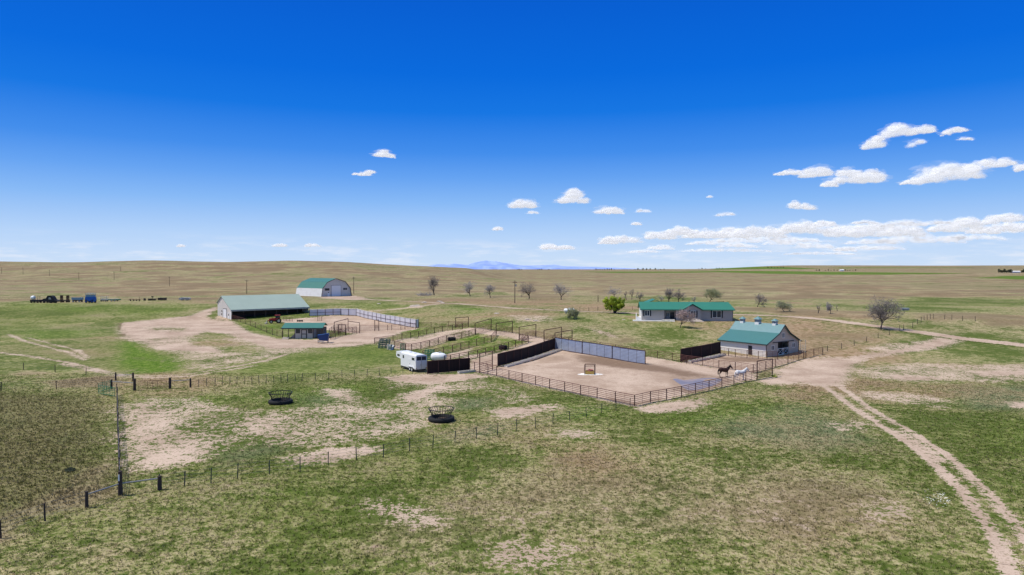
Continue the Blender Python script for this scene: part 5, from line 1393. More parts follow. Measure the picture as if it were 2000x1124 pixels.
pole('small far pole left of the transformer pole', 1168, 590, 577, False)

# ------------------------------------------------------------------ trees
def bare_tree(label, px, base, w_px, h_px, seed, twig=M_TWIG, trunk_frac=.22, group='bare trees around the house', buds=None, spread=.8, levels=4, kids=(5, 4, 4, 4), lean=0.0, leafy=None, cat='tree', name='bare_tree', trunk_r=None, top=1.0):
    o = P(px, base); k = mpp(o); W_, H = w_px * k, h_px * k
    r = random.Random(seed); root = thing(name, label, cat, o, 0, group)
    limbs = []; twigs = []; tips = []
    def grow(p, d, l, rad, lv):
        n = 3; pts = [p]; q_ = p.copy(); dd = d.copy()
        for i in range(n):
            dd = (dd + Vector((r.gauss(0, .2), r.gauss(0, .2), r.gauss(0.10 if lv < 2 else .0, .14)))).normalized()
            q_ = q_ + dd * l / n; pts.append(q_.copy())
        limbs.append((lv, pts, rad))
        if lv >= levels: tips.append((pts[-1], dd)); return
        m = kids[min(lv, len(kids) - 1)]
        for i in range(m):
            f = r.uniform(.25, 1.0) if lv > 0 else r.uniform(.5, 1.0)
            if i == 0: f = 1.0
            j = min(n - 1, int(f * n)); b_ = pts[j].lerp(pts[j + 1], f * n - j) if j < n else pts[-1]
            a = 2 * PI * (i + r.random() * .6) / m
            side = dd.orthogonal().normalized(); side = Matrix.Rotation(a, 3, dd) @ side
            sp_ = spread * r.uniform(.55, 1.25) * (0.4 if i == 0 else 1)
            nd = (dd + side * sp_ + Vector((0, 0, .12))).normalized()
            grow(b_, nd, l * r.uniform(.58, .82) if lv else l * r.uniform(.9, 1.5), rad * .58, lv + 1)
    grow(Vector((0, 0, 0)), Vector((lean, 0, 1)).normalized(), trunk_frac, trunk_r or .03, 0)
    # fit to the wanted size
    allp = [p for _, pts, _ in limbs for p in pts]
    mx = max(p.z for p in allp); wx = sorted(abs(p.x) for p in allp)[int(.97 * len(allp))]
    sx, sz = W_ / 2 / max(wx, 1e-3), H / mx
    f = lambda p: Vector((p.x * sx, p.y * sx, p.z * sz))
    tk, cr = MB(), MB()
    for lv, pts, rad in limbs:
        R0 = max(rad * H * .9, .012); pp = [f(p) for p in pts]
        if lv == 0: tk.tube([pp[0] - Vector((0, 0, .15))] + pp, [R0 * 1.35, R0 * 1.2, R0, R0 * .85, R0 * .7], 8)
        elif lv <= 2: tk.tube(pp, [R0, R0 * .85, R0 * .7, R0 * .5], 5, False)
        else: cr.tube(pp, [max(R0, .018), max(R0 * .8, .014), max(R0 * .6, .011), .008], 3, False)
    for p, d in tips:
        b_ = f(p)
        for i in range(5):
            v = Vector((r.gauss(0, 1), r.gauss(0, 1), r.gauss(.35, .8))).normalized() * H * r.uniform(.05, .12)
            sd = v.cross(Vector((r.gauss(0, 1), r.gauss(0, 1), r.gauss(0, 1)))).normalized()
            cr.strip(b_, b_ + v, .016 + .0012 * H, sd)
    tk.build('trunk', M_BARK, root); cr.build('crown', twig, root)
    lm = buds or leafy
    if lm:
        lb = MB()
        for p, d in tips:
            b_ = f(p)
            for i in range(5 if buds else (9 if name == 'twiggy_shrub' else 20)):
                c = b_ + Vector((r.gauss(0, 1), r.gauss(0, 1), r.gauss(0, 1))) * H * (.06 if buds else .05)
                s = (.07 if buds else .11) * r.uniform(.6, 1.3); u = Vector((r.gauss(0, 1), r.gauss(0, 1), r.gauss(0, 1))).normalized(); v = u.orthogonal().normalized()
                lb.addv([c - u * s, c + v * s * .7, c + u * s, c - v * s * .7], [(0, 1, 2, 3)])
        lb.build('blossom' if buds else 'leaves', lm, root)
    return root
G_T = 'bare trees in the line across the middle distance'
bare_tree('tall thin half dead tree beside the grey brush pile', 848, 577, 20, 40, 11, M_TWIG, .3, G_T, spread=.55, kids=(4, 4, 4, 4))
bare_tree('second bare tree from the left, right of the tall thin one', 919, 579, 24, 29, 12, M_TWIG_PALE, .2, G_T)
bare_tree('bare tree just left of the transformer pole', 957.5, 582, 21, 27, 13, M_TWIG_PALE, .28, G_T)
bare_tree('round bare tree right of the transformer pole', 1033, 584.5, 32, 33, 14, M_TWIG, .2, G_T)
bare_tree('round bare tree farther right, above the propane tank', 1096, 586, 30, 34, 15, M_TWIG_PALE, .16, G_T)
bare_tree('bare tree showing above the bright green bush', 1200, 581, 26, 22, 16, M_TWIG_PALE, .2, G_T, spread=.9)
bare_tree('thin snag just right of the green bush, left one', 1223.5, 586.5, 9, 17, 17, M_TWIG, .35, G_T, spread=.5, kids=(3, 3, 3, 3))
bare_tree('thin snag right of the green bush, tallest', 1234, 585.5, 9, 20, 18, M_TWIG, .35, G_T, spread=.5, kids=(3, 3, 3, 3))
bare_tree('small bare tree at the left end of the house roof', 1250, 589, 15, 19, 19, M_TWIG, .28, G_T, kids=(4, 3, 4, 4))
bare_tree('low bare scrub behind the left part of the house roof', 1291, 590, 12, 12, 20, M_TWIG_PALE, .2, G_T, kids=(4, 3, 4, 3))
bare_tree('taller bare tree behind the house, left of two', 1306, 591, 17, 30, 21, M_TWIG, .25, G_T)
bare_tree('wide bare tree behind the house, right of two', 1325, 591, 24, 26, 22, M_TWIG, .2, G_T, spread=.95)
bare_tree('low bare scrub behind the house ridge', 1357, 592, 12, 12, 29, M_TWIG_PALE, .2, G_T, kids=(4, 3, 4, 3))
bare_tree('tree with pale green new leaves behind the house', 1386, 590, 34, 26, 23, M_TWIG, .22, G_T, leafy=M_LEAF_P)
bare_tree('dark spreading bare tree right of the house', 1479.5, 600, 30, 27, 24, M_TWIG, .22, G_T, spread=1.0, lean=.1)
bare_tree('rounded twiggy shrub right of the house beyond the road', 1532, 610, 26, 21, 25, M_TWIG_PALE, .08, G_T, leafy=M_LEAF_P, spread=.9, cat='shrub', name='twiggy_shrub')
bare_tree('broken dark stub tree beyond the road', 1598, 612.5, 10, 19, 26, M_TWIG, .5, G_T, spread=.6, kids=(3, 3, 2, 2), trunk_r=.05)
bare_tree('small round bare tree beyond the road, right of the stub tree', 1622.5, 613, 15, 22, 27, M_TWIG_PALE, .18, G_T)
bare_tree('tiny broken snag beyond the road at the right end of the tree line', 1635, 608, 5, 14, 28, M_TWIG, .55, G_T, spread=.4, kids=(2, 2, 2, 2), trunk_r=.06)
bare_tree('largest bare tree, standing beside the gravel road on the right', 1720.4, 644, 60, 64, 31, M_TWIG, .2, 'bare trees around the house', kids=(6, 5, 5, 4), spread=.85, trunk_r=.024)
bare_tree('young tree with pinkish buds on the lawn in front of the house', 1328.7, 640.5, 46, 42, 32, M_TWIG_PINK, .26, 'bare trees around the house', buds=M_BUD, kids=(6, 4, 4, 4), spread=.75, trunk_r=.02)
bare_tree('low yellow green shrub right of the propane tank', 1123, 623, 26, 22, 33, M_TWIG_PALE, .07, 'shrubs', leafy=M_LEAF_P, spread=1.05, cat='shrub', name='twiggy_shrub')

def leafy_tree():
    o = P(1201, 612.5); k = mpp(o); W_, H = 52 * k, 36 * k; r = random.Random(40)
    root = thing('leafy_tree', 'bright green dense leafy bush tree left of the house', 'tree', o)
    tk = MB()
    for i in range(7):
        a = 2 * PI * i / 7; tk.tube([(.25 * math.cos(a), .25 * math.sin(a), -.1), (.5 * math.cos(a), .5 * math.sin(a), .9), (W_ * .22 * math.cos(a), W_ * .2 * math.sin(a), H * .55)], [.17, .13, .06], 6)
    tk.build('trunk', M_BARK, root)
    cl = []
    while len(cl) < 85:
        x, y, z = r.uniform(-1, 1), r.uniform(-1, 1), r.uniform(-1, 1)
        if x * x + y * y + z * z < 1: cl.append(Vector((x * W_ * .46, y * W_ * .42, H * .55 + z * H * .38)))
    mb = MB()
    for c in cl:
        R_ = r.uniform(.55, 1.0) * H * .13
        for i in range(210):
            d = Vector((r.gauss(0, 1), r.gauss(0, 1), r.gauss(0, 1))).normalized(); p = c + d * R_ * r.uniform(.55, 1.12)
            s = r.uniform(.08, .17); u = (d.orthogonal().normalized() + d * r.uniform(-.5, .5)).normalized(); v = d.cross(u).normalized()
            mb.addv([p - u * s, p - v * s * .6, p + u * s, p + v * s * .6], [(0, 1, 2, 3)])
    mb.build('crown', M_LEAF, root)
leafy_tree()

def brush_pile():
    o = P(829, 578); k = mpp(o); r = random.Random(9); t = thing('brush_pile', 'pale grey pile of dead branches left of the tall thin tree', 'brush pile', o)
    mb = MB()
    for i in range(70):
        a = Vector((r.uniform(-13, 13) * k, r.uniform(-3, 3), r.uniform(0, .4))); v = Vector((r.gauss(0, 1), r.gauss(0, .6), abs(r.gauss(.2, .5)))).normalized() * r.uniform(1, 3)
        mb.tube([a, a + v * .5 + Vector((0, 0, .15)), a + v], [.10, .07, .03], 4)
    mb.build('branches', M_TWIG_PALE, t)
brush_pile()
def boulders():
    r = random.Random(3)
    spots = [(858, 590, .9), (864, 592.5, .7), (829, 591.5, .8), (740, 594, .6), (808, 599, 1.1), (815, 598, .9), (1218, 625, .35), (970, 613, .6), (1030, 625, .7), (1045, 627, .6)]
    for i, (x, y, s) in enumerate(spots):
        o = P(x, y); mb = MB(); bm = bmesh.new(); bmesh.ops.create_icosphere(bm, subdivisions=2, radius=1)
        for v in bm.verts: v.co *= 1 + r.uniform(-.18, .18)
        mb.addv([(v.co.x * s * 1.4, v.co.y * s, max(-.1, v.co.z * s * .55)) for v in bm.verts], [tuple(q.index for q in f.verts) for f in bm.faces]); bm.free()
        ob = mb.build('boulder', M_ROCK, None, loc=o)
        tag(ob, 'pale boulder lying in the grass near the farm lane', 'rock', 'pale boulders in the grass')
boulders()
def weeds():
    for lab, px, s, sd in [('dark small bush alone in the rough brown field', (137, 921), .42, 1), ('green weed clump at the foot of the tall gate post', (1513, 737), .5, 2)]:
        o = P(*px); r = random.Random(sd); t = thing('weed_clump', lab, 'plant', o); mb = MB(); st = MB()
        for i in range(260):
            a = r.uniform(0, 2 * PI); rr = s * r.random() ** .6; z = r.random() * s * 1.1 * (1 - rr / s * .6); c = Vector((rr * math.cos(a), rr * math.sin(a), z))
            u = Vector((r.gauss(0, 1), r.gauss(0, 1), r.gauss(.5, 1))).normalized() * .07; v = u.orthogonal().normalized() * .03
            mb.addv([c - u, c + v, c + u, c - v], [(0, 1, 2, 3)])
        for i in range(6): st.tube([(0, 0, 0), (r.gauss(0, .3) * s, r.gauss(0, .3) * s, s * .8)], .012, 4)
        st.build('stem', M_WOOD_D, t); mb.build('foliage', M_LEAF if sd == 2 else M_LEAF_F, t)
weeds()

# ------------------------------------------------------------------ far farmsteads and mountains
def far_tree_mesh(seed):
    r = random.Random(seed); mb = MB()
    for i in range(150):
        z = r.uniform(.18, 1.0); rr = (.32 * (1 - abs(z - .5) * 1.3)) * r.uniform(.5, 1.1); a = r.uniform(0, 2 * PI)
        c = Vector((rr * math.cos(a), rr * math.sin(a), z)); u = Vector((r.gauss(0, 1), r.gauss(0, 1), r.gauss(0, 1))).normalized() * .11; v = u.orthogonal().normalized() * .08
        mb.addv([c - u, c + v, c + u, c - v], [(0, 1, 2, 3)])
    return mb.mesh('crown', M_LEAF_F), MB().tube([(0, 0, -.05), (0, 0, .5)], .03, 5).mesh('trunk', M_BARK)
FT = [far_tree_mesh(s) for s in range(4)]
def far_tree(px, py, hpx, label, group, wf=1.0, i=0):
    o = P(px, py); h = hpx * mpp(o); t = thing('far_tree', label, 'tree', o, i * 1.3, group)
    c, k = FT[i % 4]; inst(c, 'crown', t, (0, 0, 0), 0, (h * wf, h * wf, h)); inst(k, 'trunk', t, (0, 0, 0), 0, (h, h, h))
r = random.Random(77)
GA = 'dark farmstead trees on the far right skyline'
for i, x in enumerate([1951, 1955, 1958.5, 1962, 1966, 1969, 1972, 1975, 1996, 1999.5]): far_tree(x, 533.6, r.uniform(4.5, 8.5), 'dark tree around the long white building at the right edge', GA, 1.0, i)
GB = 'small trees of the middle far farmstead'
for i, x in enumerate([1595, 1600, 1612, 1618, 1623, 1629, 1635, 1651, 1655, 1660, 1666, 1671]): far_tree(x, 529.6, r.uniform(1.8, 3.2), 'tiny far tree beside the small white far building', GB, 1.3, i)
GC = 'tiny trees along the skyline right of the mountains'
for i, x in enumerate([1164, 1168, 1172, 1176, 1181, 1186, 1190, 1194, 1240, 1246, 1256, 1263, 1270, 1280, 1290, 1297]): far_tree(x, 527.4, r.uniform(1.6, 3.4), 'tiny dark tree on the skyline right of the mountains', GC, 1.5, i)
GD = 'tiny trees on the skyline under the mountains'
for i, x in enumerate([1011, 1014, 1018, 1050, 1054, 1058, 1072]): far_tree(x, 527.8, r.uniform(1.4, 2.6), 'tiny dark tree on the skyline under the mountain', GD, 1.6, i)
GE = 'tiny trees on the right skyline above the fields'
for i, x in enumerate([1365, 1371, 1378, 1400, 1405, 1411, 1500, 1507, 1513, 1519, 1525, 1530]): far_tree(x, 523.6, r.uniform(1.3, 2.4), 'tiny dark tree on the right skyline above the far fields', GE, 1.8, i)
def far_house(label, x0, x1, base, hpx, m, roof):
    o = P(x0, base); k = mpp(o); L = (x1 - x0) * k; h = hpx * k; t = thing('far_building', label, 'building', o, 0, 'far farm buildings')
    MB().bx(0, L, 0, L * .35, 0, h * .65).build('wall', m, t); MB().prismx([(-.05 * L, h * .63), (L * .40, h * .63), (L * .175, h)], -.02 * L, L * 1.02).build('roof', roof, t)
far_house('long white far building at the right edge among dark trees', 1976, 1993, 533.6, 4.2, M_WHITE, M_WHITE)
far_house('small white far building in the middle of the right skyline', 1641, 1648.5, 530, 3.6, M_WHITE, M_WHITE)
far_house('tiny white far house right of the mountains', 1284, 1288, 527.4, 1.8, M_WHITE, M_GREY)
far_house('tiny pale far house under a skyline tree row', 1197.5, 1200, 527.4, 1.8, M_ALU, M_GREY)

def mountains():
    D = 52000.0
    prof = [(740, 526), (760, 523), (803, 519.2), (834, 520), (856, 516.4), (872, 517.6), (889, 515.6), (905, 517.5), (913, 518), (921, 515.5), (929, 513.2), (938, 511), (948, 509.2), (958, 510.6), (970, 511.2), (981, 513.4), (992, 514.4), (1006, 517.5), (1021, 519), (1037, 519.4), (1054, 518.6), (1068, 518), (1083, 517.6), (1096, 519.6), (1109, 521), (1140, 521.4), (1165, 522), (1220, 524), (1260, 527)]
    r = random.Random(12); mb = MB()
    n = 240; xs = [740 + 520 * i / n for i in range(n + 1)]
    rows = 7
    for j in range(rows):
        f = j / (rows - 1)
        for i, x in enumerate(xs):
            y = np.interp(x, [p[0] for p in prof], [p[1] for p in prof])
            hgt = (526 - y) * D / FPX
            y_ = D - 5200 * (1 - f) + 700 * math.sin(i * .35 + j)
            hh = hgt * f ** 0.9 * (1 + (0 if j == rows - 1 else .07 * math.sin(i * .33 + j * 1.7))) + (r.uniform(-5, 5) if 0 < j else 0)
            mb.v.append(((x - 1000) / FPX * D, y_, CAM_H + hh - (300 if j == 0 else 0)))
    for j in range(rows - 1):
        for i in range(n): a = j * (n + 1) + i; mb.f.append((a, a + 1, a + n + 2, a + n + 1))
    m = bpy.data.materials.new('hazy_mountain'); m.use_nodes = True; q = NT(m.node_tree); b = m.node_tree.nodes['Principled BSDF']
    pos = q.new('ShaderNodeNewGeometry').outputs['Position']; nz = q.noise(pos, .0009, 4)
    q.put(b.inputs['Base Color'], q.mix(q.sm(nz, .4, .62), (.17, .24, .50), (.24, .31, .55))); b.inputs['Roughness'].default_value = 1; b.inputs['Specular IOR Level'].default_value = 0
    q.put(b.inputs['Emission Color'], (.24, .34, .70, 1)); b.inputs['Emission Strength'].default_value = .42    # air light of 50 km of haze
    o = mb.build('mountains', m, smooth=True); o['kind'] = 'structure'
mountains()

# ------------------------------------------------------------------ clouds
def cloud_material(name, emit, solid):
    m = bpy.data.materials.new(name); m.use_nodes = True; q = NT(m.node_tree); nt = m.node_tree
    nt.nodes.remove(nt.nodes['Principled BSDF'])
    geo = q.new('ShaderNodeNewGeometry'); pos = q.new('ShaderNodeTexCoord').outputs['Object']
    lw = q.new('ShaderNodeLayerWeight'); lw.inputs[0].default_value = 0.5
    fac = q.math('SUBTRACT', 1.0, lw.outputs['Facing'])
    n1 = q.noise(pos, 1.7, 4, .6); n2 = q.noise(pos, 0.6, 3, .5)
    den = q.attr('den')
    a = q.sm(q.add(fac, q.mul(q.math('SUBTRACT', n1, .5), 1.5), q.mul(q.math('SUBTRACT', n2, .5), .8)), .08, 1.25, 0, solid)
    a = q.mul(a, den)
    a = q.mul(a, q.math('SUBTRACT', 1.0, geo.outputs['Backfacing']))
    d = q.new('ShaderNodeBsdfDiffuse'); d.inputs[0].default_value = (.32, .315, .31, 1)
    e = q.new('ShaderNodeEmission'); e.inputs[0].default_value = (.90, .925, 1, 1); e.inputs[1].default_value = emit  # glow brightens the puffs, standing in for sunlight scattered inside the cloud
    ad = q.new('ShaderNodeAddShader'); q.l.new(d.outputs[0], ad.inputs[0]); q.l.new(e.outputs[0], ad.inputs[1])
    tr = q.new('ShaderNodeBsdfTransparent'); mx = q.new('ShaderNodeMixShader'); q.put(mx.inputs[0], a)
    q.l.new(tr.outputs[0], mx.inputs[1]); q.l.new(ad.outputs[0], mx.inputs[2]); q.l.new(mx.outputs[0], nt.nodes['Material Output'].inputs['Surface'])
    return m
M_CL = cloud_material('cumulus', .70, .62); M_CLF = cloud_material('thin_cloud', .80, .2); M_CLB = cloud_material('hazy_cloud', .78, .26)
def ico(sub):
    bm = bmesh.new(); bmesh.ops.create_icosphere(bm, subdivisions=sub, radius=1)
    v = np.array([x.co[:] for x in bm.verts]); f = np.array([[q.index for q in x.verts] for x in bm.faces]); bm.free(); return v, f
IV, IF = ico(3)
def cloud(label, blobs, seed, m=None, dens=1.0, group=None):
    """blobs: list of (px, py, w, h, tilt deg) ellipses in the sky, filled with puffs at the cloud's own distance"""
    m = m or M_CL; r = random.Random(seed)
    cx = sum(b[0] for b in blobs) / len(blobs); cy = sum(b[1] for b in blobs) / len(blobs)
    d = ray(cx, cy); t = 1250.0 / max(d.z, .022); c0 = d * t + Vector((0, 0, CAM_H)); k = c0.y / FPX / CP
    V, F, D = [], [], []; n = 0
    for bx_, by_, w, h, tl in blobs:
        o = Vector(((bx_ - cx) * k, 0, (cy - by_) * k)); a = R(tl); np_ = max(9, int(dens * (12 + w / h * 9)))
        for i in range(int(np_ * 1.5)):
            wisp = i >= np_
            u = r.uniform(-1, 1); f = math.sqrt(max(0, 1 - u * u))
            s = h * k * .5 * (0.28 + .55 * f * r.uniform(.6, 1.0)) 
            x = u * w * k * .5 * .88; z = -h * k * .5 * .75 + s * .55 + r.uniform(0, 1) ** 1.3 * f * h * k * .55
            y = r.uniform(-1, 1) * h * k * .5 * f
            if wisp: s *= r.uniform(.5, 1.1); x *= 1.16; z = z * 1.15 + h * k * .06
            X_, Z_ = x * math.cos(a) - z * math.sin(a), x * math.sin(a) + z * math.cos(a)
            ph = [r.uniform(0, 6.28) for _ in range(4)]
            P_ = IV.copy()
            wob = 1 + .16 * np.sin(3 * P_[:, 0] + ph[0]) * np.sin(3.4 * P_[:, 2] + ph[1]) + .10 * np.sin(7 * P_[:, 0] + ph[2]) * np.sin(6 * P_[:, 1] + 7 * P_[:, 2] + ph[3])
            P_ = P_ * wob[:, None]; P_[:, 0] *= r.uniform(1.1, 2.2) * (1.7 if wisp else 1); P_[:, 2] *= np.where(P_[:, 2] < 0, .55, 1.0)
            V.append(P_ * s + np.array([o.x + X_, o.y + y, o.z + Z_])); F.append(IF + n); n += len(IV); D.append(np.full(len(IV), .32 if wisp else 1.0))
    unit = max(b[3] for b in blobs) * k * .5
    me = np_mesh('cloud', np.concatenate(V) / unit, np.concatenate(F), m)
    set_attrs(me, {'den': np.concatenate(D)})
    ob = bpy.data.objects.new('cloud', me); COL.objects.link(ob); ob.location = c0; ob.scale = (unit,) * 3
    tag(ob, label, 'cloud', group)
G_C = 'white fair weather clouds'
CL = [('small peaked cloud highest on the left', [(746, 302, 24, 16, 0), (752, 305, 46, 9, -6)], 0),
      ('thin ragged cloud below the small peaked one on the left', [(712, 341, 26, 9, 0), (722, 338, 20, 8, 8), (695, 341, 16, 5, 0)], 0),
      ('flat bottomed cloud left of the tall peaked one in the middle', [(1020, 401, 52, 19, 0)], 0),
      ('tiny wisp just under the middle flat bottomed cloud', [(1040, 416, 24, 8, 0)], 1),
      ('tall peaked cloud in the middle of the sky', [(1119, 392, 62, 19, 0), (1120, 381, 28, 22, 0)], 0),
      ('long flat cloud right of the tall peaked one', [(1190, 414, 62, 15, 0)], 0),
      ('faint small wisp right of the long flat cloud', [(1257, 413, 30, 9, 0)], 1),
      ('tiny cloud low over the mountains', [(972, 448, 20, 8, 0)], 0),
      ('tiny cloud above the left end of the cloud bank', [(1243, 438, 20, 7, 0)], 0),
      ('low double cloud near the horizon right of the mountains', [(1073, 484, 38, 13, 0), (1104, 485, 36, 10, 0)], 0),
      ('large ragged cloud highest on the right', [(1757, 258, 62, 28, 6), (1806, 256, 38, 18, 8), (1707, 284, 42, 20, 8), (1716, 273, 24, 16, 20)], 0),
      ('faint wisp under the highest right cloud', [(1790, 281, 40, 14, 15)], 1),
      ('slim tilted cloud near the upper right', [(1863, 258, 54, 13, 12)], 0),
      ('small thin wisp at the upper right, below the slim tilted cloud', [(1886, 272, 34, 9, 0)], 1),
      ('pair of tilted clouds left of the broad cloud', [(1592, 340, 66, 22, 8), (1547, 338, 42, 13, 0), (1522, 341, 22, 7, 0)], 0),
      ('broad cloud right of the tilted pair', [(1670, 352, 108, 24, 3), (1658, 340, 44, 22, 0), (1700, 346, 50, 24, 0), (1620, 362, 34, 12, 0)], 0),
      ('largest long tilted cloud at the right side', [(1852, 343, 150, 38, 6), (1925, 325, 130, 22, 9), (1785, 357, 60, 10, 4)], 0),
      ('cloud fragment cut by the right edge', [(1996, 330, 28, 15, 10)], 0),
      ('small cloud above the cloud bank, below the broad cloud', [(1567, 405, 54, 13, -4), (1553, 400, 18, 12, 0)], 0),
      ('little wisp above the left half of the cloud bank', [(1417, 420, 42, 9, 4)], 1),
      ('speck of cloud over the little wisp', [(1386, 385, 12, 6, 0)], 1),
      ('tiny cloud low at far left', [(353, 481, 16, 6, 0)], 0), ('low small cloud above the round roofed barn, left one', [(546, 480, 30, 8, 0)], 0), ('low small cloud above the round roofed barn, right one', [(610, 480, 32, 7, 0)], 0)]
for i, (lab, bl, thin) in enumerate(CL): cloud(lab, bl, 100 + i, M_CLF if thin else M_CL, 1.0, G_C)
G_B = 'clouds of the low bank on the right'
BK = [('left end of the low cloud bank', [(1210, 470, 80, 17, 0), (1188, 475, 44, 8, 0)]), ('second cloud of the low bank from the left', [(1290, 462, 60, 20, 0), (1330, 455, 60, 22, 4)]),
      ('third cloud of the low bank from the left', [(1375, 460, 90, 20, 0), (1420, 459, 80, 22, 0)]), ('fourth cloud of the low bank from the left', [(1480, 457, 120, 24, 0)]),
      ('middle tallest cloud of the low bank', [(1570, 448, 110, 28, 0), (1610, 440, 60, 14, 0)]), ('cloud of the low bank right of its middle', [(1660, 455, 110, 28, 0), (1700, 448, 50, 20, 0)]),
      ('cloud of the low bank near its right end', [(1760, 455, 100, 26, 0)]), ('right end of the low cloud bank', [(1850, 448, 80, 18, 0), (1890, 440, 70, 26, 0)]), ('cloud at the right edge above the low bank', [(1960, 430, 90, 20, 6)]),
      ('lower row cloud of the bank at the right edge', [(1950, 452, 110, 14, 0)]), ('lower row cloud under the left part of the bank', [(1290, 485, 60, 11, 0), (1258, 492, 70, 7, 0)]), ('lower row cloud under the middle of the bank', [(1440, 481, 90, 11, 0), (1380, 476, 90, 9, 0)]),
      ('lower row cloud under the tallest part of the bank', [(1590, 482, 90, 13, 0), (1530, 476, 90, 10, 0)]), ('lower row cloud under the right part of the bank', [(1650, 489, 50, 11, 0), (1700, 474, 110, 12, 0)])]
BK += [('hazy layer of the bank at lower right', [(1800, 470, 200, 18, 0), (1700, 486, 160, 10, 0), (1900, 466, 150, 14, 0)]), ('hazy veil under the whole middle of the bank', [(1500, 470, 260, 16, 0), (1420, 490, 200, 8, 0), (1600, 496, 160, 7, 0)]),
       ('hazy upper fringe at the right end of the bank', [(1760, 440, 110, 16, 3), (1830, 436, 70, 12, 3), (1690, 436, 60, 10, 0)]), ('last cloud of the bank at the right edge', [(1975, 446, 90, 22, 0), (1920, 452, 70, 18, 0)])]
for i, (lab, bl) in enumerate(BK): cloud(lab, bl, 300 + i, M_CL if i < 9 or i == 17 else M_CLB, 1.0, G_B)
# ------------------------------------------------------------------ horses
def loft(mb, st, n=14):
    """rings of an ellipse (half width across, half height) along a path in the x,z plane"""
    o = len(mb.v); m = len(st)
    for i, (x, z, w, h, y) in enumerate(st):
        a, b = st[max(i - 1, 0)], st[min(i + 1, m - 1)]
        tx, tz = b[0] - a[0], b[1] - a[1]; l = math.hypot(tx, tz) or 1; nx, nz = -tz / l, tx / l
        for k in range(n):
            t = 2 * PI * k / n
            mb.v.append((x + nx * h * math.sin(t), y + w * math.cos(t), z + nz * h * math.sin(t)))
    for i in range(m - 1):
        for k in range(n): mb.f.append((o + i * n + k, o + i * n + (k + 1) % n, o + (i + 1) * n + (k + 1) % n, o + (i + 1) * n + k))
    mb.f.append(tuple(o + k for k in range(n))); mb.f.append(tuple(o + (m - 1) * n + k for k in range(n)))

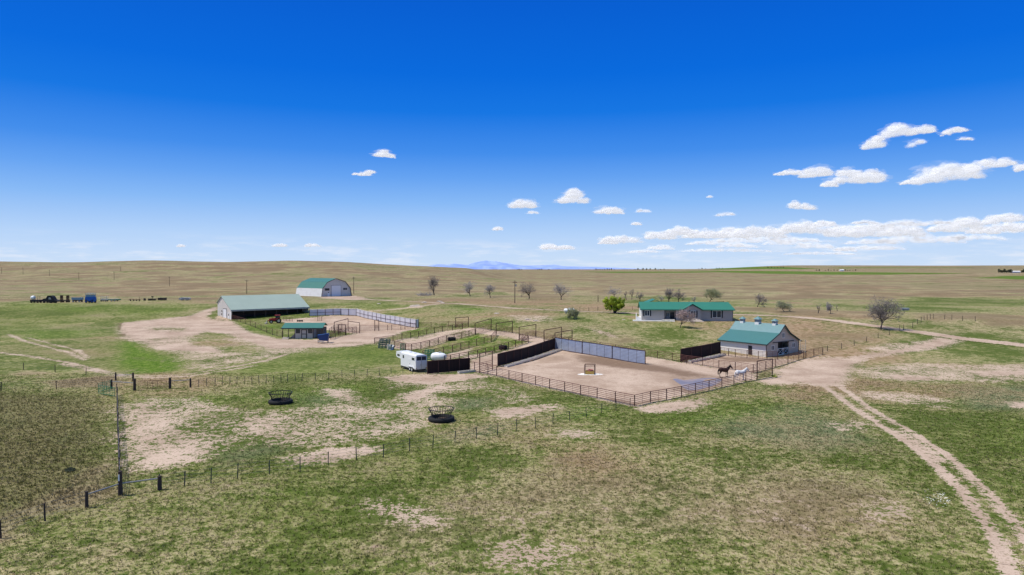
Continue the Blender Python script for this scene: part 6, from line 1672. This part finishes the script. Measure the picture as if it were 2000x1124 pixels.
def horse(label, px, py, coat, legs, mane, rz, seed, dz=0.0, step=0.06):
    o = P(px, py); t = thing('horse', label, 'horse', o, rz, 'horses by the puddle'); S = 1.05
    mb = MB()
    loft(mb, [(-.86, 1.20, .04, .05, 0), (-.82, 1.21, .15, .18, 0), (-.70, 1.23, .25, .27, 0), (-.52, 1.24, .29, .30, 0), (-.30, 1.19, .29, .30, 0), (-.05, 1.13, .31, .34, 0), (.22, 1.13, .29, .35, 0),
              (.44, 1.18, .26, .34, 0), (.60, 1.27, .21, .30, 0), (.72, 1.43 + dz * .15, .15, .25, 0), (.85, 1.59 + dz * .5, .115, .20, 0), (.97, 1.74 + dz * .85, .095, .16, 0), (1.05, 1.84 + dz, .08, .11, 0)])
    loft(mb, [(.97, 1.90 + dz, .05, .05, 0), (1.03, 1.87 + dz, .095, .13, 0), (1.13, 1.79 + dz, .10, .15, 0), (1.24, 1.67 + dz, .08, .115, 0), (1.34, 1.56 + dz, .062, .085, 0), (1.42, 1.48 + dz, .062, .08, 0), (1.46, 1.43 + dz, .035, .045, 0)])
    for s in (-1, 1):
        d = step * s; y = .15 * s
        loft(mb, [(-.62, 1.22, .16, .24, y * .8), (-.58, 1.02, .15, .22, y), (-.54 + d * .5, .88, .105, .15, y), (-.62 + d, .70, .07, .09, y), (-.73 + d, .55, .055, .07, y), (-.715 + d, .40, .042, .048, y), (-.69 + d, .18, .038, .042, y), (-.66 + d, .10, .048, .05, y), (-.62 + d, .04, .056, .06, y), (-.61 + d, .0, .06, .065, y)], 10)
        loft(mb, [(.46, 1.20, .12, .20, y * .8), (.46, 1.0, .12, .16, y), (.45 - d * .5, .84, .085, .10, y), (.46 - d, .65, .06, .068, y), (.475 - d, .49, .056, .062, y), (.465 - d, .36, .04, .042, y), (.46 - d, .16, .037, .04, y), (.48 - d, .09, .047, .05, y), (.51 - d, .04, .055, .058, y), (.52 - d, .0, .058, .062, y)], 10)
    mb.v = [(x * S, y * S, z * S) for x, y, z in mb.v]
    ob = mb.build('body', None, None)
    md = ob.modifiers.new('remesh', 'REMESH'); md.mode = 'VOXEL'; md.voxel_size = 0.026
    sm_ = ob.modifiers.new('smooth', 'SMOOTH'); sm_.factor = .5; sm_.iterations = 4
    dg = bpy.context.evaluated_depsgraph_get(); dg.update()
    nm = bpy.data.meshes.new_from_object(ob.evaluated_get(dg), depsgraph=dg)
    ob.modifiers.clear(); ob.data = nm; nm.materials.clear()
    for p in nm.polygons: p.use_smooth = True
    m = bpy.data.materials.new('horse_coat'); m.use_nodes = True; q = NT(m.node_tree); b = m.node_tree.nodes['Principled BSDF']
    pos = q.new('ShaderNodeTexCoord').outputs['Object']; sep = q.new('ShaderNodeSeparateXYZ'); q.l.new(pos, sep.inputs[0])
    nz = q.noise(pos, 3, 3); c = q.mix(q.sm(q.add(sep.outputs[2], q.mul(q.math('SUBTRACT', nz, .5), .4)), .5 * S, .95 * S), legs, coat)
    c = q.mix(q.mul(q.sm(sep.outputs[0], .95, 1.4), .5), c, legs)
    q.put(b.inputs['Base Color'], q.mix(q.mul(nz, .35), c, legs)); b.inputs['Roughness'].default_value = .5; b.inputs['Specular IOR Level'].default_value = .25
    nm.materials.append(m); ob.parent = t
    MM = mat('mane_' + label[:5].strip(), mane, .8, .2, 6)
    tl = MB().tube([(-.78 * S, 0, 1.36 * S), (-.88 * S, 0, 1.30 * S), (-.95 * S, .01, 1.10 * S), (-.97 * S, .02, .80 * S), (-.95 * S, .02, .48 * S), (-.94 * S, .02, .34 * S)], [.04, .06, .085, .10, .075, .012], 8); tl.build('tail', MM, t, True)
    mn = MB(); r = random.Random(seed)
    for i in range(26):
        f = i / 25; a = Vector((.52, 0, 1.52)).lerp(Vector((.98, 0, 1.97 + dz)), f) * S
        sd = 1 if i % 4 else -1
        mn.tube([a + Vector((.03, 0, -.04)), a + Vector((-.01, -.06 * sd, .0)), a + Vector((.01, -.13 * sd, -.12)), a + Vector((.0, -.15 * sd, -.27))], [.03, .04, .035, .01], 5)
    mn.tube([Vector((1.02, 0, 1.98 + dz)) * S, Vector((1.10, 0, 1.95 + dz)) * S, Vector((1.16, 0, 1.86 + dz)) * S], [.04, .04, .01], 6)
    mn.build('mane', MM, t)
    for s in (-1, 1):
        MB().tube([Vector((1.02, .055 * s, 1.95 + dz)) * S, Vector((1.04, .07 * s, 2.03 + dz)) * S, Vector((1.06, .065 * s, 2.12 + dz)) * S], [.04, .035, .006], 6).build('ear', m, t, True)
        MB().lathe([(0.001, -.022), (.018, -.012), (.022, 0), (.018, .012), (0.001, .022)], 8, tuple(Vector((1.15, .093 * s, 1.83 + dz)) * S)).build('eye', M_BLACK, t, True)
horse('dark bay horse standing side on with black tail, left of the white one', 1414, 737, (.050, .020, .013), (.012, .008, .008), (.012, .009, .009), R(8), 1, -.12)
horse('white horse standing right of the dark bay horse by the pipe fence', 1446.5, 742.3, (.80, .77, .74), (.62, .58, .55), (.78, .75, .72), R(14), 2, -.15, -.05)
# ------------------------------------------------------------------ light, sky, camera
SUN = Vector((-0.47, -0.03, 0.88)).normalized()
sl = bpy.data.lights.new('sun', 'SUN'); sl.energy = 4.4; sl.angle = R(0.53); sl.color = (1.0, 0.945, 0.86)
so = bpy.data.objects.new('sun', sl); COL.objects.link(so); so.rotation_euler = SUN.to_track_quat('Z', 'Y').to_euler(); so.location = (-60, 40, 120)
W = bpy.data.worlds.new('World'); SC.world = W; W.use_nodes = True
q = NT(W.node_tree); bg = W.node_tree.nodes['Background']
sky = q.new('ShaderNodeTexSky', sky_type='NISHITA'); sky.sun_disc = False
sky.sun_elevation = math.asin(SUN.z); sky.sun_rotation = math.atan2(SUN.x, SUN.y); sky.altitude = 1500; sky.dust_density = 0.4; sky.ozone_density = 3.0
tc = q.new('ShaderNodeTexCoord'); sep = q.new('ShaderNodeSeparateXYZ'); q.l.new(tc.outputs['Generated'], sep.inputs[0])
z = sep.outputs[2]
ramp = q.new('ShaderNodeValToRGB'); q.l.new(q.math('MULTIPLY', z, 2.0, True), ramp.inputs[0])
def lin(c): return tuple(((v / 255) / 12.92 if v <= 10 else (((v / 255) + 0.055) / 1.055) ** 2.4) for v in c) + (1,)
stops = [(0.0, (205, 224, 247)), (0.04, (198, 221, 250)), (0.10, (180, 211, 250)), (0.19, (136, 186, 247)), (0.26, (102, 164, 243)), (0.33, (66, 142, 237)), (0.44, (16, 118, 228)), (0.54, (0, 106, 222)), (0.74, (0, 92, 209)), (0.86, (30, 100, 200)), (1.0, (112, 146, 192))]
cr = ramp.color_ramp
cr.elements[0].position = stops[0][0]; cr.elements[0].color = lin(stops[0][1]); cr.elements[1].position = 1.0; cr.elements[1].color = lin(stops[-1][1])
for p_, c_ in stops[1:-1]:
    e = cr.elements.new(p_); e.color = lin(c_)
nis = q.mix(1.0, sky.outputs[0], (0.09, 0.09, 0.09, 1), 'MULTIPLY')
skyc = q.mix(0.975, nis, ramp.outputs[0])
# thin streaky veil low over the horizon
mp = q.new('ShaderNodeMapping'); mp.inputs['Scale'].default_value = (9, 9, 60); q.l.new(tc.outputs['Generated'], mp.inputs[0])
vn = q.noise(mp.outputs[0], 1.6, 5, 0.6)
veil = q.mul(q.sm(vn, 0.46, 0.70), q.mul(q.sm(z, -0.002, 0.012), q.sm(z, 0.052, 0.018)))
skyc = q.mix(q.mul(veil, 0.55), skyc, lin((238, 242, 252)))
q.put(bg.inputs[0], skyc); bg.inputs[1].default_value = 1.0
W.cycles.sampling_method = 'MANUAL'; W.cycles.sample_map_resolution = 512

cam = bpy.data.cameras.new('camera'); cam.sensor_width = 36; cam.lens = 36 * FPX / 2000; cam.clip_start = 0.5; cam.clip_end = 300000
co = bpy.data.objects.new('camera', cam); COL.objects.link(co); co.location = (0, 0, CAM_H); co.rotation_euler = (PI / 2 - PITCH, 0, 0)
SC.camera = co
SC.view_settings.view_transform = 'Standard'; SC.view_settings.look = 'None'; SC.view_settings.exposure = 0
SC.cycles.transparent_max_bounces = 32; SC.cycles.max_bounces = 6
